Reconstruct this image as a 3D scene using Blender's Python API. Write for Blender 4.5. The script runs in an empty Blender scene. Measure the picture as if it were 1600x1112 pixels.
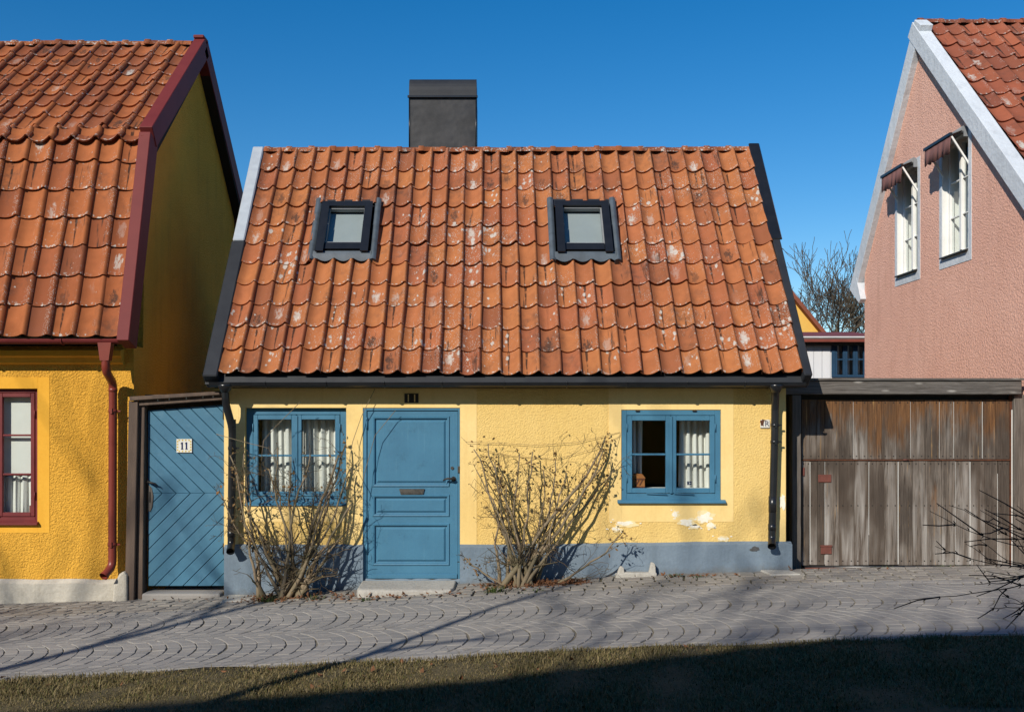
import bpy, bmesh, math, random
import numpy as np
from mathutils import Vector, Matrix

# ------------------------------------------------------------------ camera, sky, sun, exposure
SC = bpy.context.scene
COL = SC.collection
F, XV, YH, ZC = 1555.6, 770.0, 650.0, 1.95       # focal length in photo pixels, vanishing point, eye height (m)
cam = bpy.data.cameras.new('camera')
cam.sensor_width = 36.0
cam.lens = 36.0 * F / 1600.0
cam.shift_x = (800 - XV) / 1600.0
cam.shift_y = (YH - 556) / 1600.0
cam.clip_end = 900
cam.clip_start = 0.05
camo = bpy.data.objects.new('camera', cam)
COL.objects.link(camo)
camo.location = (0, 0, ZC)
camo.rotation_euler = (math.pi / 2, 0, 0)
SC.camera = camo

SUN = Vector((0.62, 1.0, -0.71))                   # the way the light travels
el = math.atan2(-SUN.z, math.hypot(SUN.x, SUN.y))
az = math.atan2(-SUN.x, -SUN.y)
w = bpy.data.worlds.new('World')
SC.world = w
w.use_nodes = True
nt = w.node_tree
sky = nt.nodes.new('ShaderNodeTexSky')
sky.sky_type = 'NISHITA'
sky.sun_disc = False
sky.sun_elevation = el
sky.sun_rotation = az % (2 * math.pi)
sky.air_density = 1.0
sky.dust_density = 0.0
sky.ozone_density = 3.0
hs = nt.nodes.new('ShaderNodeHueSaturation')
hs.inputs['Saturation'].default_value = 1.42
hs.inputs['Hue'].default_value = 0.502
nt.links.new(sky.outputs[0], hs.inputs['Color'])
nt.links.new(hs.outputs[0], nt.nodes['Background'].inputs[0])
nt.nodes['Background'].inputs[1].default_value = 0.114
sl = bpy.data.lights.new('sun', 'SUN')
sl.energy = 5.0
sl.angle = math.radians(0.53)
sl.color = (1.0, 0.93, 0.82)
so = bpy.data.objects.new('sun', sl)
COL.objects.link(so)
so.rotation_euler = SUN.to_track_quat('-Z', 'Y').to_euler()
so.location = (-8, -14, 14)
SC.view_settings.view_transform = 'Standard'
SC.view_settings.look = 'None'
SC.view_settings.exposure = 0.0
SC.view_settings.gamma = 1.0
SC.view_settings.use_curve_mapping = False
try:
    SC.cycles.max_bounces = 8
    SC.cycles.transparent_max_bounces = 16
except Exception:
    pass

# ------------------------------------------------------------------ helpers
def fx(px, Y): return (px - XV) * Y / F
def fz(py, Y): return ZC + (YH - py) * Y / F
def at(px, py, Y): return Vector((fx(px, Y), Y, fz(py, Y)))

GX = [-40, -9, -7, -5.5, -4.2, -3, -1.7, -0.36, 0.7, 1.64, 2.6, 3.34, 4.6, 5.9, 9, 12, 40]
GZ = [-0.6, -0.26, -0.19, -0.133, -0.095, -0.045, 0.018, 0.09, 0.143, 0.188, 0.218, 0.238, 0.262, 0.28, 0.33, 0.37, 0.6]
def gz(x, y=9.0):
    """Ground height: the lane climbs gently to the right."""
    z = np.interp(x, GX, GZ)
    t = np.clip((np.asarray(y) - 11.15) / 0.4, 0, 1) * np.clip((np.asarray(x) - 3.1) / 0.3, 0, 1)
    z = z - 0.075 * t
    b = np.clip((7.62 - np.asarray(y)) / 6.0, 0, 1)
    return z + 0.16 * b
def gzf(x, y=9.0): return float(gz(x, y))

class MB:
    """Collects shapes and links them as one mesh object."""
    def __init__(s): s.v = []; s.f = []; s.sm = []
    def add(s, vs, fs, smooth=False):
        b = len(s.v)
        s.v += [tuple(p) for p in vs]
        s.f += [tuple(i + b for i in f) for f in fs]
        s.sm += [smooth] * len(fs)
        return s
    def box(s, x0, x1, y0, y1, z0, z1):
        x0, x1 = min(x0, x1), max(x0, x1); y0, y1 = min(y0, y1), max(y0, y1); z0, z1 = min(z0, z1), max(z0, z1)
        return s.add([(x0,y0,z0),(x1,y0,z0),(x1,y1,z0),(x0,y1,z0),(x0,y0,z1),(x1,y0,z1),(x1,y1,z1),(x0,y1,z1)],
                     [(0,3,2,1),(4,5,6,7),(0,1,5,4),(1,2,6,5),(2,3,7,6),(3,0,4,7)])
    def prism(s, poly, d0, d1, axis='y', smooth=False):
        """Extrude a 2D polygon along an axis: poly in (x,z) for y, (y,z) for x, (x,y) for z."""
        n = len(poly)
        def P(a, b, d):
            return (a, d, b) if axis == 'y' else ((d, a, b) if axis == 'x' else (a, b, d))
        vs = [P(a, b, d0) for a, b in poly] + [P(a, b, d1) for a, b in poly]
        ar = sum(poly[i][0]*poly[(i+1)%n][1]-poly[(i+1)%n][0]*poly[i][1] for i in range(n))
        fl = (ar > 0) ^ (d1 < d0) ^ (axis == 'y')
        c0 = tuple(range(n)); c1 = tuple(range(n, 2*n))
        sd = [(i, (i+1) % n, n+(i+1) % n, n+i) for i in range(n)]
        if fl: fs = [c0[::-1], c1]
        else: fs = [c0, c1[::-1]]; sd = [q[::-1] for q in sd]
        b = len(s.v); s.v += vs
        s.f += [tuple(i+b for i in f) for f in fs]; s.sm += [False]*2
        s.f += [tuple(i+b for i in f) for f in sd]; s.sm += [smooth]*n
        return s
    def bar(s, a, b, wd, th, up=(0,0,1)):
        """A rectangular bar from a to b, wd across, th along 'up'."""
        a, b = Vector(a), Vector(b); d = (b-a).normalized(); u = Vector(up)
        u = (u - d*u.dot(d)).normalized(); r = d.cross(u)
        vs = [p + r*i*wd/2 + u*j*th/2 for p in (a, b) for (i, j) in ((-1,-1),(1,-1),(1,1),(-1,1))]
        return s.add(vs, [(0,1,2,3),(7,6,5,4),(0,4,5,1),(1,5,6,2),(2,6,7,3),(3,7,4,0)])
    def tube(s, pts, rad, n=8, cap=True, smooth=True):
        pts = [Vector(p) for p in pts]; m = len(pts)
        if not hasattr(rad, '__len__'): rad = [rad]*m
        prev = None; b = len(s.v)
        for i, p in enumerate(pts):
            d = (pts[min(i+1, m-1)] - pts[max(i-1, 0)])
            d = d.normalized() if d.length > 1e-9 else Vector((0,0,1))
            if prev is None:
                u = Vector((0,0,1)) if abs(d.z) < .9 else Vector((1,0,0))
                u = (u - d*u.dot(d)).normalized()
            else:
                u = prev - d*prev.dot(d)
                u = u.normalized() if u.length > 1e-6 else Vector((1,0,0))
            prev = u; r = d.cross(u)
            for k in range(n):
                a = 2*math.pi*k/n
                s.v.append(tuple(p + (u*math.cos(a) + r*math.sin(a))*rad[i]))
        for i in range(m-1):
            for k in range(n):
                s.f.append((b+i*n+k, b+i*n+(k+1) % n, b+(i+1)*n+(k+1) % n, b+(i+1)*n+k)); s.sm.append(smooth)
        if cap:
            s.f.append(tuple(b+k for k in range(n))[::-1]); s.sm.append(False)
            s.f.append(tuple(b+(m-1)*n+k for k in range(n))); s.sm.append(False)
        return s
    def grid(s, P, smooth=True):
        """P: rows of points."""
        b = len(s.v); R = len(P); Cn = len(P[0])
        for r in P: s.v += [tuple(p) for p in r]
        for i in range(R-1):
            for j in range(Cn-1):
                s.f.append((b+i*Cn+j, b+i*Cn+j+1, b+(i+1)*Cn+j+1, b+(i+1)*Cn+j)); s.sm.append(smooth)
        return s
    def xform(s, M):
        s.v = [tuple(M @ Vector(p)) for p in s.v]; return s
    def mesh(s, name, m=None):
        me = bpy.data.meshes.new(name)
        me.from_pydata(s.v, [], s.f)
        me.polygons.foreach_set('use_smooth', s.sm)
        if m is not None: me.materials.append(m)
        me.update()
        return me
    def build(s, name, m, parent=None, bevel=0, seg=1):
        o = link(name, s.mesh(name, m), parent)
        if bevel:
            b = o.modifiers.new('bevel', 'BEVEL'); b.width = bevel; b.segments = seg
            b.limit_method = 'ANGLE'; b.angle_limit = math.radians(40)
        return o

def link(name, me, parent=None, M=None):
    o = bpy.data.objects.new(name, me)
    COL.objects.link(o)
    if parent is not None:
        o.parent = parent
        if parent.type == 'EMPTY':
            o.matrix_parent_inverse = Matrix.Translation(-parent.location)
    if M is not None: o.matrix_basis = M
    return o
def tag(o, label=None, cat=None, group=None, kind=None):
    if label: o['label'] = label
    if cat: o['category'] = cat
    if group: o['group'] = group
    if kind: o['kind'] = kind
    return o
def thing(name, loc, label, cat, group=None):
    o = bpy.data.objects.new(name, None)
    o.empty_display_size = 0.3
    COL.objects.link(o); o.location = loc
    return tag(o, label, cat, group)

# ------------------------------------------------------------------ materials
class NB:
    def __init__(s, name):
        s.m = bpy.data.materials.new(name); s.m.use_nodes = True
        s.t = s.m.node_tree; s.N = s.t.nodes; s.b = s.N['Principled BSDF']
        s.b.inputs['Specular IOR Level'].default_value = 0.3
    def n(s, t, **k):
        x = s.N.new(t)
        for a, b in k.items(): setattr(x, a, b)
        return x
    def l(s, a, b): s.t.links.new(a, b)
    def setv(s, sock, v):
        if hasattr(v, 'is_output') or isinstance(v, bpy.types.NodeSocket): s.l(v, sock)
        else:
            if sock.type == 'RGBA' and len(v) == 3: v = (*v, 1)
            sock.default_value = v
    def pos(s): return s.n('ShaderNodeNewGeometry').outputs['Position']
    def island(s): return s.n('ShaderNodeNewGeometry').outputs['Random Per Island']
    def obj(s): return s.n('ShaderNodeTexCoord').outputs['Object']
    def rnd(s): return s.n('ShaderNodeObjectInfo').outputs['Random']
    def vmath(s, op, a, b):
        x = s.n('ShaderNodeVectorMath', operation=op); s.setv(x.inputs[0], a); s.setv(x.inputs[1], b); return x.outputs[0]
    def scale(s, v, sc): return s.vmath('MULTIPLY', v, sc)
    def noise(s, v, sc, det=3, rough=.55, dist=0, out=0):
        x = s.n('ShaderNodeTexNoise'); s.setv(x.inputs['Vector'], v); x.inputs['Scale'].default_value = sc
        x.inputs['Detail'].default_value = det; x.inputs['Roughness'].default_value = rough; x.inputs['Distortion'].default_value = dist
        return x.outputs[out]
    def voro(s, v, sc, feat='F1', out='Distance', rand=1.0):
        x = s.n('ShaderNodeTexVoronoi', feature=feat); s.setv(x.inputs['Vector'], v); x.inputs['Scale'].default_value = sc
        x.inputs['Randomness'].default_value = rand
        return x.outputs[out]
    def mp(s, v, a, b, c=0., d=1.):
        x = s.n('ShaderNodeMapRange'); x.clamp = True
        s.setv(x.inputs[0], v); x.inputs[1].default_value = a; x.inputs[2].default_value = b
        x.inputs[3].default_value = c; x.inputs[4].default_value = d
        return x.outputs[0]
    def math(s, op, a, b=0.):
        x = s.n('ShaderNodeMath', operation=op); s.setv(x.inputs[0], a); s.setv(x.inputs[1], b); return x.outputs[0]
    def mix(s, f, a, b, blend='MIX'):
        x = s.n('ShaderNodeMix', data_type='RGBA', blend_type=blend)
        s.setv(x.inputs[0], f); s.setv(x.inputs[6], a); s.setv(x.inputs[7], b); return x.outputs[2]
    def ramp(s, f, st):
        x = s.n('ShaderNodeValToRGB'); s.setv(x.inputs[0], f); e = x.color_ramp.elements
        while len(e) < len(st): e.new(.5)
        for i, (p, c) in enumerate(st): e[i].position = p; e[i].color = (*c, 1)
        return x.outputs[0]
    def bump(s, h, strength=.5, dist=.01, prev=None):
        x = s.n('ShaderNodeBump'); x.inputs['Strength'].default_value = strength; x.inputs['Distance'].default_value = dist
        s.setv(x.inputs['Height'], h)
        if prev is not None: s.l(prev, x.inputs['Normal'])
        return x.outputs[0]
    def fin(s, col=None, rough=None, nor=None, metal=None, spec=None):
        if col is not None: s.setv(s.b.inputs['Base Color'], col)
        if rough is not None: s.setv(s.b.inputs['Roughness'], rough)
        if nor is not None: s.l(nor, s.b.inputs['Normal'])
        if metal is not None: s.b.inputs['Metallic'].default_value = metal
        if spec is not None: s.b.inputs['Specular IOR Level'].default_value = spec
        return s.m

def simple(name, c, c2=None, sc=4, rough=.7, bsc=60, bst=.15, bd=.004, metal=0, spec=.3, stretch=(1,1,1), det=4):
    q = NB(name); p = q.scale(q.pos(), stretch)
    c2 = c2 or tuple(x*.75 for x in c)
    k = q.mp(q.noise(p, sc, det, .6), .3, .7)
    return q.fin(q.mix(k, c, c2), rough, q.bump(q.noise(p, bsc, 3), bst, bd), metal, spec)

def plaster(name, c, c2, cdirt, rough_sc, strength, dist, worm=False):
    q = NB(name); p = q.pos()
    big = q.mp(q.noise(p, .9, 4, .65), .35, .7)
    col = q.mix(big, c, c2)
    st = q.mp(q.noise(q.scale(p, (2.6, 2.6, .32)), 2.2, 5, .7), .52, .78, 0, .42)
    col = q.mix(st, col, cdirt)
    fine = q.mp(q.noise(p, 38, 2), .35, .7, 0, .16)
    blot = q.mp(q.noise(p, 4.5, 5, .7), .55, .72, 0, .22)
    col = q.mix(blot, col, cdirt)
    col = q.mix(fine, col, cdirt)
    if worm:
        n1 = q.noise(p, rough_sc, 2.5, .55, .4)
        h = q.math('ADD', q.mp(n1, .3, .7), q.math('MULTIPLY', q.noise(p, rough_sc*3, 2), .35))
    else:
        h = q.noise(p, rough_sc, 4, .65)
    return q.fin(col, .92, q.bump(h, strength, dist), spec=.15)

M = {}
M['yellow'] = plaster('yellow_roughcast', (.84,.60,.222), (.78,.535,.175), (.54,.34,.11), 52, .95, .016)
M['yellow_smooth'] = plaster('yellow_smooth_plaster', (.86,.64,.28), (.81,.58,.22), (.60,.41,.15), 30, .12, .006)
M['deep_yellow'] = plaster('deep_yellow_roughcast', (.82,.44,.062), (.73,.37,.045), (.40,.19,.025), 56, .85, .016, True)
M['deep_smooth'] = plaster('deep_yellow_smooth_plaster', (.80,.43,.055), (.74,.37,.04), (.55,.26,.02), 25, .1, .005)
M['pink'] = plaster('pink_roughcast', (.84,.49,.375), (.77,.43,.325), (.50,.26,.19), 36, 1.0, .022, False)
M['plinth'] = plaster('blue_grey_plinth', (.195,.25,.305), (.155,.205,.255), (.10,.13,.155), 22, .45, .014)
_n = M['plinth'].node_tree; _b = _n.nodes['Principled BSDF']; _q = NB('tmp_splash'); bpy.data.materials.remove(_q.m)
_q = NB.__new__(NB); _q.m = M['plinth']; _q.t = _n; _q.N = _n.nodes; _q.b = _b
_old = _b.inputs['Base Color'].links[0].from_socket
_s = _q.n('ShaderNodeSeparateXYZ'); _q.l(_q.pos(), _s.inputs[0])
_h = _q.math('SUBTRACT', _s.outputs[2], _q.math('ADD', .085, _q.math('MULTIPLY', _s.outputs[0], .05)))
_h = _q.math('ADD', _h, _q.math('MULTIPLY', _q.math('SUBTRACT', _q.noise(_q.pos(), 9, 4, .7), .5), .22))
_q.setv(_b.inputs['Base Color'], _q.mix(_q.mp(_h, .09, -.02, 0, .6), _old, (.13,.12,.10)))
M['far_yellow'] = plaster('far_yellow_plaster', (.75,.46,.11), (.70,.40,.09), (.55,.3,.06), 20, .1, .01)
M['white_lime'] = plaster('white_limewash', (.62,.66,.70), (.52,.56,.60), (.30,.31,.32), 14, .5, .02)
M['base_concrete'] = plaster('pale_base_concrete', (.52,.49,.42), (.42,.39,.33), (.20,.17,.12), 16, .6, .02)
M['stone'] = plaster('step_stone', (.48,.46,.41), (.36,.34,.30), (.14,.12,.09), 24, .7, .015)

def paint(name, c, c2, chip, rough=.5, grain=(40,40,2.5)):
    q = NB(name); p = q.pos()
    col = q.mix(q.mp(q.noise(p, 2.5, 5, .65), .35, .68), c, c2)
    g = q.noise(q.scale(p, grain), 1.0, 4, .6)
    col = q.mix(q.mp(g, .58, .74, 0, .28), col, chip)
    dirt = q.mp(q.noise(p, 6.5, 5, .75), .56, .74, 0, .45)
    col = q.mix(dirt, col, tuple(x*.6 for x in c2))
    col = q.mix(q.mp(q.noise(p, 24, 4, .8), .66, .74, 0, .5), col, chip)
    return q.fin(col, rough, q.bump(q.math('ADD', q.math('MULTIPLY', g, .6), q.noise(p, 45, 2)), .22, .004), spec=.35)
M['blue'] = paint('blue_paint', (.058,.185,.29), (.048,.155,.25), (.10,.24,.34))
M['blue_gate'] = paint('blue_gate_paint', (.060,.175,.265), (.047,.14,.22), (.13,.25,.34), grain=(9,9,9))
M['blue_dark'] = simple('dark_blue_paint', (.02,.06,.12), (.015,.045,.09), rough=.5)
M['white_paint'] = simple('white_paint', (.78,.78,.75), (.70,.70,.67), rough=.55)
M['white_board'] = simple('white_board_paint', (.70,.71,.73), (.62,.63,.66), rough=.6, stretch=(1,1,.2))
M['red_metal'] = simple('red_painted_metal', (.165,.028,.026), (.14,.022,.022), rough=.62, bst=.05, spec=.2)
M['red_pipe'] = simple('red_downpipe_paint', (.20,.033,.02), (.165,.027,.018), rough=.4, bst=.05, spec=.5)
M['red_wood'] = simple('red_window_paint', (.175,.03,.03), (.13,.023,.025), rough=.5)
M['black_metal'] = simple('black_painted_metal', (.009,.010,.012), (.015,.016,.018), sc=6, rough=.30, bst=.08, spec=.5)
M['grey_metal'] = simple('dark_grey_sheet_metal', (.017,.019,.024), (.026,.029,.034), sc=5, rough=.55, bst=.1, spec=.3)
q = NB('chimney_sheet'); p_ = q.pos()
_c = q.mix(q.mp(q.noise(p_, 2.4, 4, .65), .38, .66), (.011,.012,.014), (.032,.031,.032))
_c = q.mix(q.mp(q.noise(q.scale(p_, (9, 9, 1.2)), 1., 4, .7), .56, .74, 0, .6), _c, (.055,.052,.050))
M['chimney'] = q.fin(_c, q.mp(q.noise(p_, 3, 3), .3, .7, .38, .65), q.bump(q.noise(p_, 3.5, 2), .5, .02), spec=.4)
M['lead'] = simple('lead_flashing', (.085,.11,.135), (.055,.068,.08), sc=7, rough=.55, bst=.25, spec=.4)
M['pale_metal'] = simple('pale_worn_metal', (.42,.47,.52), (.34,.38,.43), sc=8, rough=.55, bst=.1)
M['zinc'] = simple('zinc', (.25,.26,.27), rough=.5)
M['steel'] = simple('worn_steel', (.25,.24,.22), (.12,.115,.11), sc=20, rough=.35, metal=.8, spec=.5)
M['iron'] = simple('dark_iron', (.03,.028,.027), (.05,.045,.04), sc=30, rough=.5, metal=.4)
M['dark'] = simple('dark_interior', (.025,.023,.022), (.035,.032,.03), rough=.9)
M['deck'] = simple('dark_roof_felt', (.03,.024,.02), rough=.95)
M['brown_wood'] = simple('brown_frame_wood', (.135,.095,.07), (.085,.062,.05), sc=1.5, rough=.85, bsc=14, bst=.6, bd=.008, stretch=(9,9,.8))
M['cloth'] = simple('white_curtain', (.72,.71,.67), (.66,.65,.61), rough=.95, bsc=200, bst=.1, bd=.001)
M['blind'] = simple('pale_blind', (.30,.325,.33), (.27,.295,.30), rough=.9)
M['toy_wood'] = simple('orange_wood', (.40,.16,.05), (.28,.10,.03), sc=12, rough=.6)
M['ceramic'] = simple('white_glazed_ceramic', (.72,.71,.64), (.66,.65,.58), rough=.2, bst=.02, spec=.5)
M['yellow_glaze'] = simple('yellow_glaze', (.62,.44,.06), rough=.3)
M['navy'] = simple('navy_glaze', (.015,.025,.10), rough=.3)
M['rust'] = simple('rust', (.13,.045,.02), (.06,.025,.015), sc=25, rough=.9)
M['rust_plate'] = simple('red_brown_plate', (.17,.055,.04), (.11,.04,.03), sc=12, rough=.7)
M['red_brick'] = simple('red_brick', (.28,.085,.05), (.20,.06,.04), sc=14, rough=.9)
M['bark'] = simple('bark', (.10,.075,.05), (.055,.042,.03), sc=9, rough=.95, bsc=30, bst=.6)
M['bark_far'] = simple('far_bark', (.085,.07,.062), (.13,.10,.06), sc=.8, rough=.95)
M['cane'] = simple('rose_cane', (.245,.18,.118), (.13,.112,.064), sc=5, rough=.8, bsc=80, bst=.4)
M['brown_twig'] = simple('brown_rose_twig', (.12,.08,.05), (.075,.07,.035), sc=8, rough=.85)
M['twig'] = simple('dark_twig', (.030,.024,.022), (.05,.036,.03), sc=9, rough=.8)
M['dry_leaf'] = simple('dry_leaf', (.21,.11,.045), (.13,.095,.035), sc=6, rough=.9)
M['leaf_litter'] = simple('fallen_leaf', (.20,.085,.035), (.11,.055,.03), sc=14, rough=.9)
M['weed'] = simple('weed_green', (.07,.10,.025), (.045,.07,.015), sc=20, rough=.8)
M['string'] = simple('twine', (.30,.22,.12), rough=.9)
M['awning'] = simple('brown_awning_cloth', (.20,.095,.085), (.16,.075,.065), rough=.9)
M['red_sheet'] = simple('red_sheet_roof', (.22,.055,.035), (.16,.04,.028), rough=.6)
M['bare'] = plaster('bare_white_plaster', (.88,.85,.76), (.84,.78,.62), (.68,.54,.25), 30, .6, .01)
M['undercoat'] = plaster('pale_undercoat', (.86,.72,.42), (.82,.66,.34), (.66,.48,.2), 40, .5, .008)
M['broken'] = plaster('broken_grey_plaster', (.10,.10,.10), (.07,.07,.07), (.04,.04,.04), 40, .8, .02)
M['dark_soil'] = simple('dark_mossy_joint', (.10,.085,.055), (.055,.055,.025), sc=9, rough=1, bsc=50, bst=.5)
M['soil'] = simple('dirt_joint', (.20,.175,.135), (.125,.108,.075), sc=6, rough=1, bsc=50, bst=.5)
M['earth'] = simple('earth', (.075,.06,.035), (.06,.06,.025), sc=2, rough=1, bsc=30, bst=.5, bd=.02)
M['turf'] = simple('turf_soil', (.115,.09,.045), (.075,.062,.03), sc=5, rough=1, bsc=60, bst=.6, bd=.02)
M['far_roof'] = simple('far_tile_roof', (.25,.075,.04), rough=.8)

def glass(name, fac=.88, tint=(.93,.97,.96)):
    q = NB(name); q.N.remove(q.b)
    tr = q.n('ShaderNodeBsdfTransparent'); tr.inputs[0].default_value = (*tint, 1)
    gl = q.n('ShaderNodeBsdfGlossy'); gl.inputs['Roughness'].default_value = .01
    q.l(q.bump(q.noise(q.pos(), 3.5, 2), .12, .01), gl.inputs['Normal'])
    lw = q.n('ShaderNodeLayerWeight'); lw.inputs[0].default_value = .5
    fr = q.math('POWER', lw.outputs['Facing'], 5.)
    mx = q.n('ShaderNodeMixShader')
    q.l(q.mp(fr, 0, 1, .07, 1), mx.inputs[0]); q.l(tr.outputs[0], mx.inputs[1]); q.l(gl.outputs[0], mx.inputs[2])
    q.l(mx.outputs[0], q.N['Material Output'].inputs[0])
    return q.m
M['glass'] = glass('window_glass')

def tile_mat(name, hues, lich, dark, streak, TWC=False):
    q = NB(name); r = q.rnd(); wp = q.pos()
    off = q.n('ShaderNodeCombineXYZ'); 
    q.l(q.math('MULTIPLY', r, 37.), off.inputs[0]); q.l(q.math('MULTIPLY', r, 91.), off.inputs[1]); q.l(q.math('MULTIPLY', r, 13.), off.inputs[2])
    p = q.vmath('ADD', q.obj(), off.outputs[0])
    col = q.ramp(r, hues)
    col = q.mix(q.mp(q.noise(p, 7, 4, .6), .35, .72, 0, .5), col, tuple(x*.62 for x in hues[1][1]))
    r2 = q.math('FRACT', q.math('MULTIPLY', r, 17.31))
    r3 = q.math('FRACT', q.math('MULTIPLY', r, 53.7))
    # sooty bloom that varies over the roof
    bl = q.math('MULTIPLY', q.mp(q.noise(wp, 1.6, 4, .6), .5, .72), q.mp(q.noise(p, 12, 4, .7), .42, .7))
    col = q.mix(q.math('MULTIPLY', bl, dark), col, (.07,.045,.035))
    # dark run marks down single tiles
    sn = q.noise(q.scale(p, (26, 2.2, 4)), 1.0, 3, .6)
    sf = q.math('MULTIPLY', q.mp(sn, .60, .70), q.mp(r2, streak, streak-.12))
    col = q.mix(q.math('MULTIPLY', sf, .8), col, (.035,.026,.022))
    # pale lichen: discs, crusts and specks, in clusters
    cl = q.mp(q.noise(wp, 1.3, 3, .6), .44, .66)
    wob = q.math('MULTIPLY', q.math('SUBTRACT', q.noise(p, 34, 4, .7), .5), .62)
    d1 = q.math('ADD', q.voro(q.scale(p, (1, .62, 1)), 13), wob)
    thr = q.math('MULTIPLY', q.math('ADD', cl, q.mp(r3, .62, 1, -.25, .95)), .215*lich)
    f1 = q.mp(q.math('SUBTRACT', thr, d1), -.02, .03)
    d2 = q.voro(p, 48); c2 = q.math('MULTIPLY', q.math('ADD', cl, .35), .21*lich)
    f2 = q.mp(q.math('SUBTRACT', c2, d2), 0, .05)
    cr = q.math('MULTIPLY', q.mp(q.noise(p, 22, 5, .75), .60, .68), q.mp(q.math('ADD', r3, q.math('MULTIPLY', cl, .55)), .93, 1.12))
    cr = q.math('MULTIPLY', cr, min(1, lich))
    f = q.math('MAXIMUM', q.math('MAXIMUM', f1, f2), cr)
    if TWC:
        # one narrow black run down the trough of some tiles, a crust in the trough of others, specks along the roll
        sx = q.n('ShaderNodeSeparateXYZ'); q.l(q.obj(), sx.inputs[0])
        r4 = q.math('FRACT', q.math('MULTIPLY', r, 211.7)); r5 = q.math('FRACT', q.math('MULTIPLY', r, 367.1))
        wv = q.math('MULTIPLY', q.math('SUBTRACT', q.noise(p, 7, 2), .5), .016)
        dx = q.math('ABSOLUTE', q.math('SUBTRACT', q.math('ADD', sx.outputs[0], wv), q.mp(r5, 0, 1, .075, .115)))
        wid = q.math('MULTIPLY', q.mp(sx.outputs[1], .0, .34, .25, 1), .017)
        run = q.math('MULTIPLY', q.mp(q.math('SUBTRACT', wid, dx), -.003, .003), q.mp(r4, .85, .86))
        run = q.math('MULTIPLY', run, q.mp(q.noise(p, 16, 3), .30, .5))
        col = q.mix(q.math('MULTIPLY', run, .85), col, (.022,.017,.015))
        rag = q.math('MULTIPLY', q.math('SUBTRACT', q.noise(q.scale(p, (1, .45, 1)), 30, 6, .8), .5), 6.5)
        ey = q.math('DIVIDE', q.math('SUBTRACT', sx.outputs[1], q.mp(r5, 0, 1, .03, .2)), .13)
        ex = q.math('DIVIDE', q.math('SUBTRACT', sx.outputs[0], .10), .055)
        ell = q.math('ADD', q.math('ADD', q.math('MULTIPLY', ex, ex), q.math('MULTIPLY', ey, ey)), rag)
        crust = q.math('MULTIPLY', q.math('MULTIPLY', q.mp(ell, .75, .1), q.mp(r4, .13, .05)), q.mp(q.noise(wp, 1.0, 2), .40, .56))
        f = q.math('MAXIMUM', f, crust)
        dcr = q.math('MULTIPLY', q.math('MULTIPLY', q.mp(ell, .85, .1), q.mp(r4, .26, .18)), q.mp(r4, .13, .14))
        col = q.mix(q.math('MULTIPLY', dcr, .8), col, (.04,.03,.026))
        edge = q.math('MULTIPLY', q.mp(sx.outputs[0], .165, .20), q.mp(q.voro(p, 62), .30, .22))
        f = q.math('MAXIMUM', f, q.math('MULTIPLY', edge, q.mp(q.noise(wp, 3.0, 2), .48, .56)))
        low = q.math('MULTIPLY', q.mp(sx.outputs[1], .012, -.015), q.mp(q.noise(p, 30, 3), .55, .62))
        f = q.math('MAXIMUM', f, q.math('MULTIPLY', low, q.mp(q.noise(wp, 2.2, 2), .42, .52)))
    lc = q.mix(q.noise(p, 30, 3), (.30,.275,.245), (.62,.59,.53))
    col = q.mix(q.math('MULTIPLY', f, .9), col, lc)
    h = q.math('ADD', q.math('MULTIPLY', q.noise(p, 60, 4, .6), .5), q.math('MULTIPLY', f, .6))
    return q.fin(col, .88, q.bump(h, .35, .004), spec=.12)
M['tile'] = tile_mat('orange_clay_tile', [(0,(.24,.084,.044)),(.25,(.37,.130,.053)),(.5,(.42,.158,.058)),(.75,(.39,.134,.058)),(1,(.31,.100,.050))], 1.0, .95, .34, TWC=True)
M['tile_left'] = tile_mat('red_clay_tile', [(0,(.24,.074,.034)),(.3,(.34,.108,.042)),(.6,(.39,.130,.047)),(.85,(.31,.098,.043)),(1,(.22,.076,.04))], .42, .95, .25, True)
M['tile_pink'] = tile_mat('sooty_clay_tile', [(0,(.22,.075,.045)),(.35,(.34,.105,.055)),(.65,(.30,.09,.05)),(1,(.19,.065,.042))], .3, 1.25, .3, True)

def sett_mat(name, ca, cb, cc):
    q = NB(name); p = q.pos(); r = q.math('FRACT', q.math('ADD', q.rnd(), q.math('MULTIPLY', q.island(), 7.3)))
    col = q.ramp(r, [(0, ca), (.45, cb), (.8, cc), (1, ca)])
    col = q.mix(q.mp(q.noise(p, 1.1, 4, .6), .35, .7, 0, .35), col, tuple(x*.6 for x in cb))
    col = q.mix(q.mp(q.noise(p, 70, 3, .7), .5, .75, 0, .4), col, tuple(x*1.5 for x in cb))
    col = q.mix(q.mp(q.noise(p, 8, 4, .7), .58, .75, 0, .5), col, (.13,.11,.08))
    return q.fin(col, .78, q.bump(q.noise(p, 55, 4, .65), .5, .006), spec=.3)
M['sett'] = sett_mat('grey_granite_sett', (.29,.272,.25), (.24,.23,.217), (.315,.292,.262))
M['paver'] = sett_mat('brown_grey_paver', (.27,.24,.205), (.21,.195,.175), (.31,.285,.245))

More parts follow.
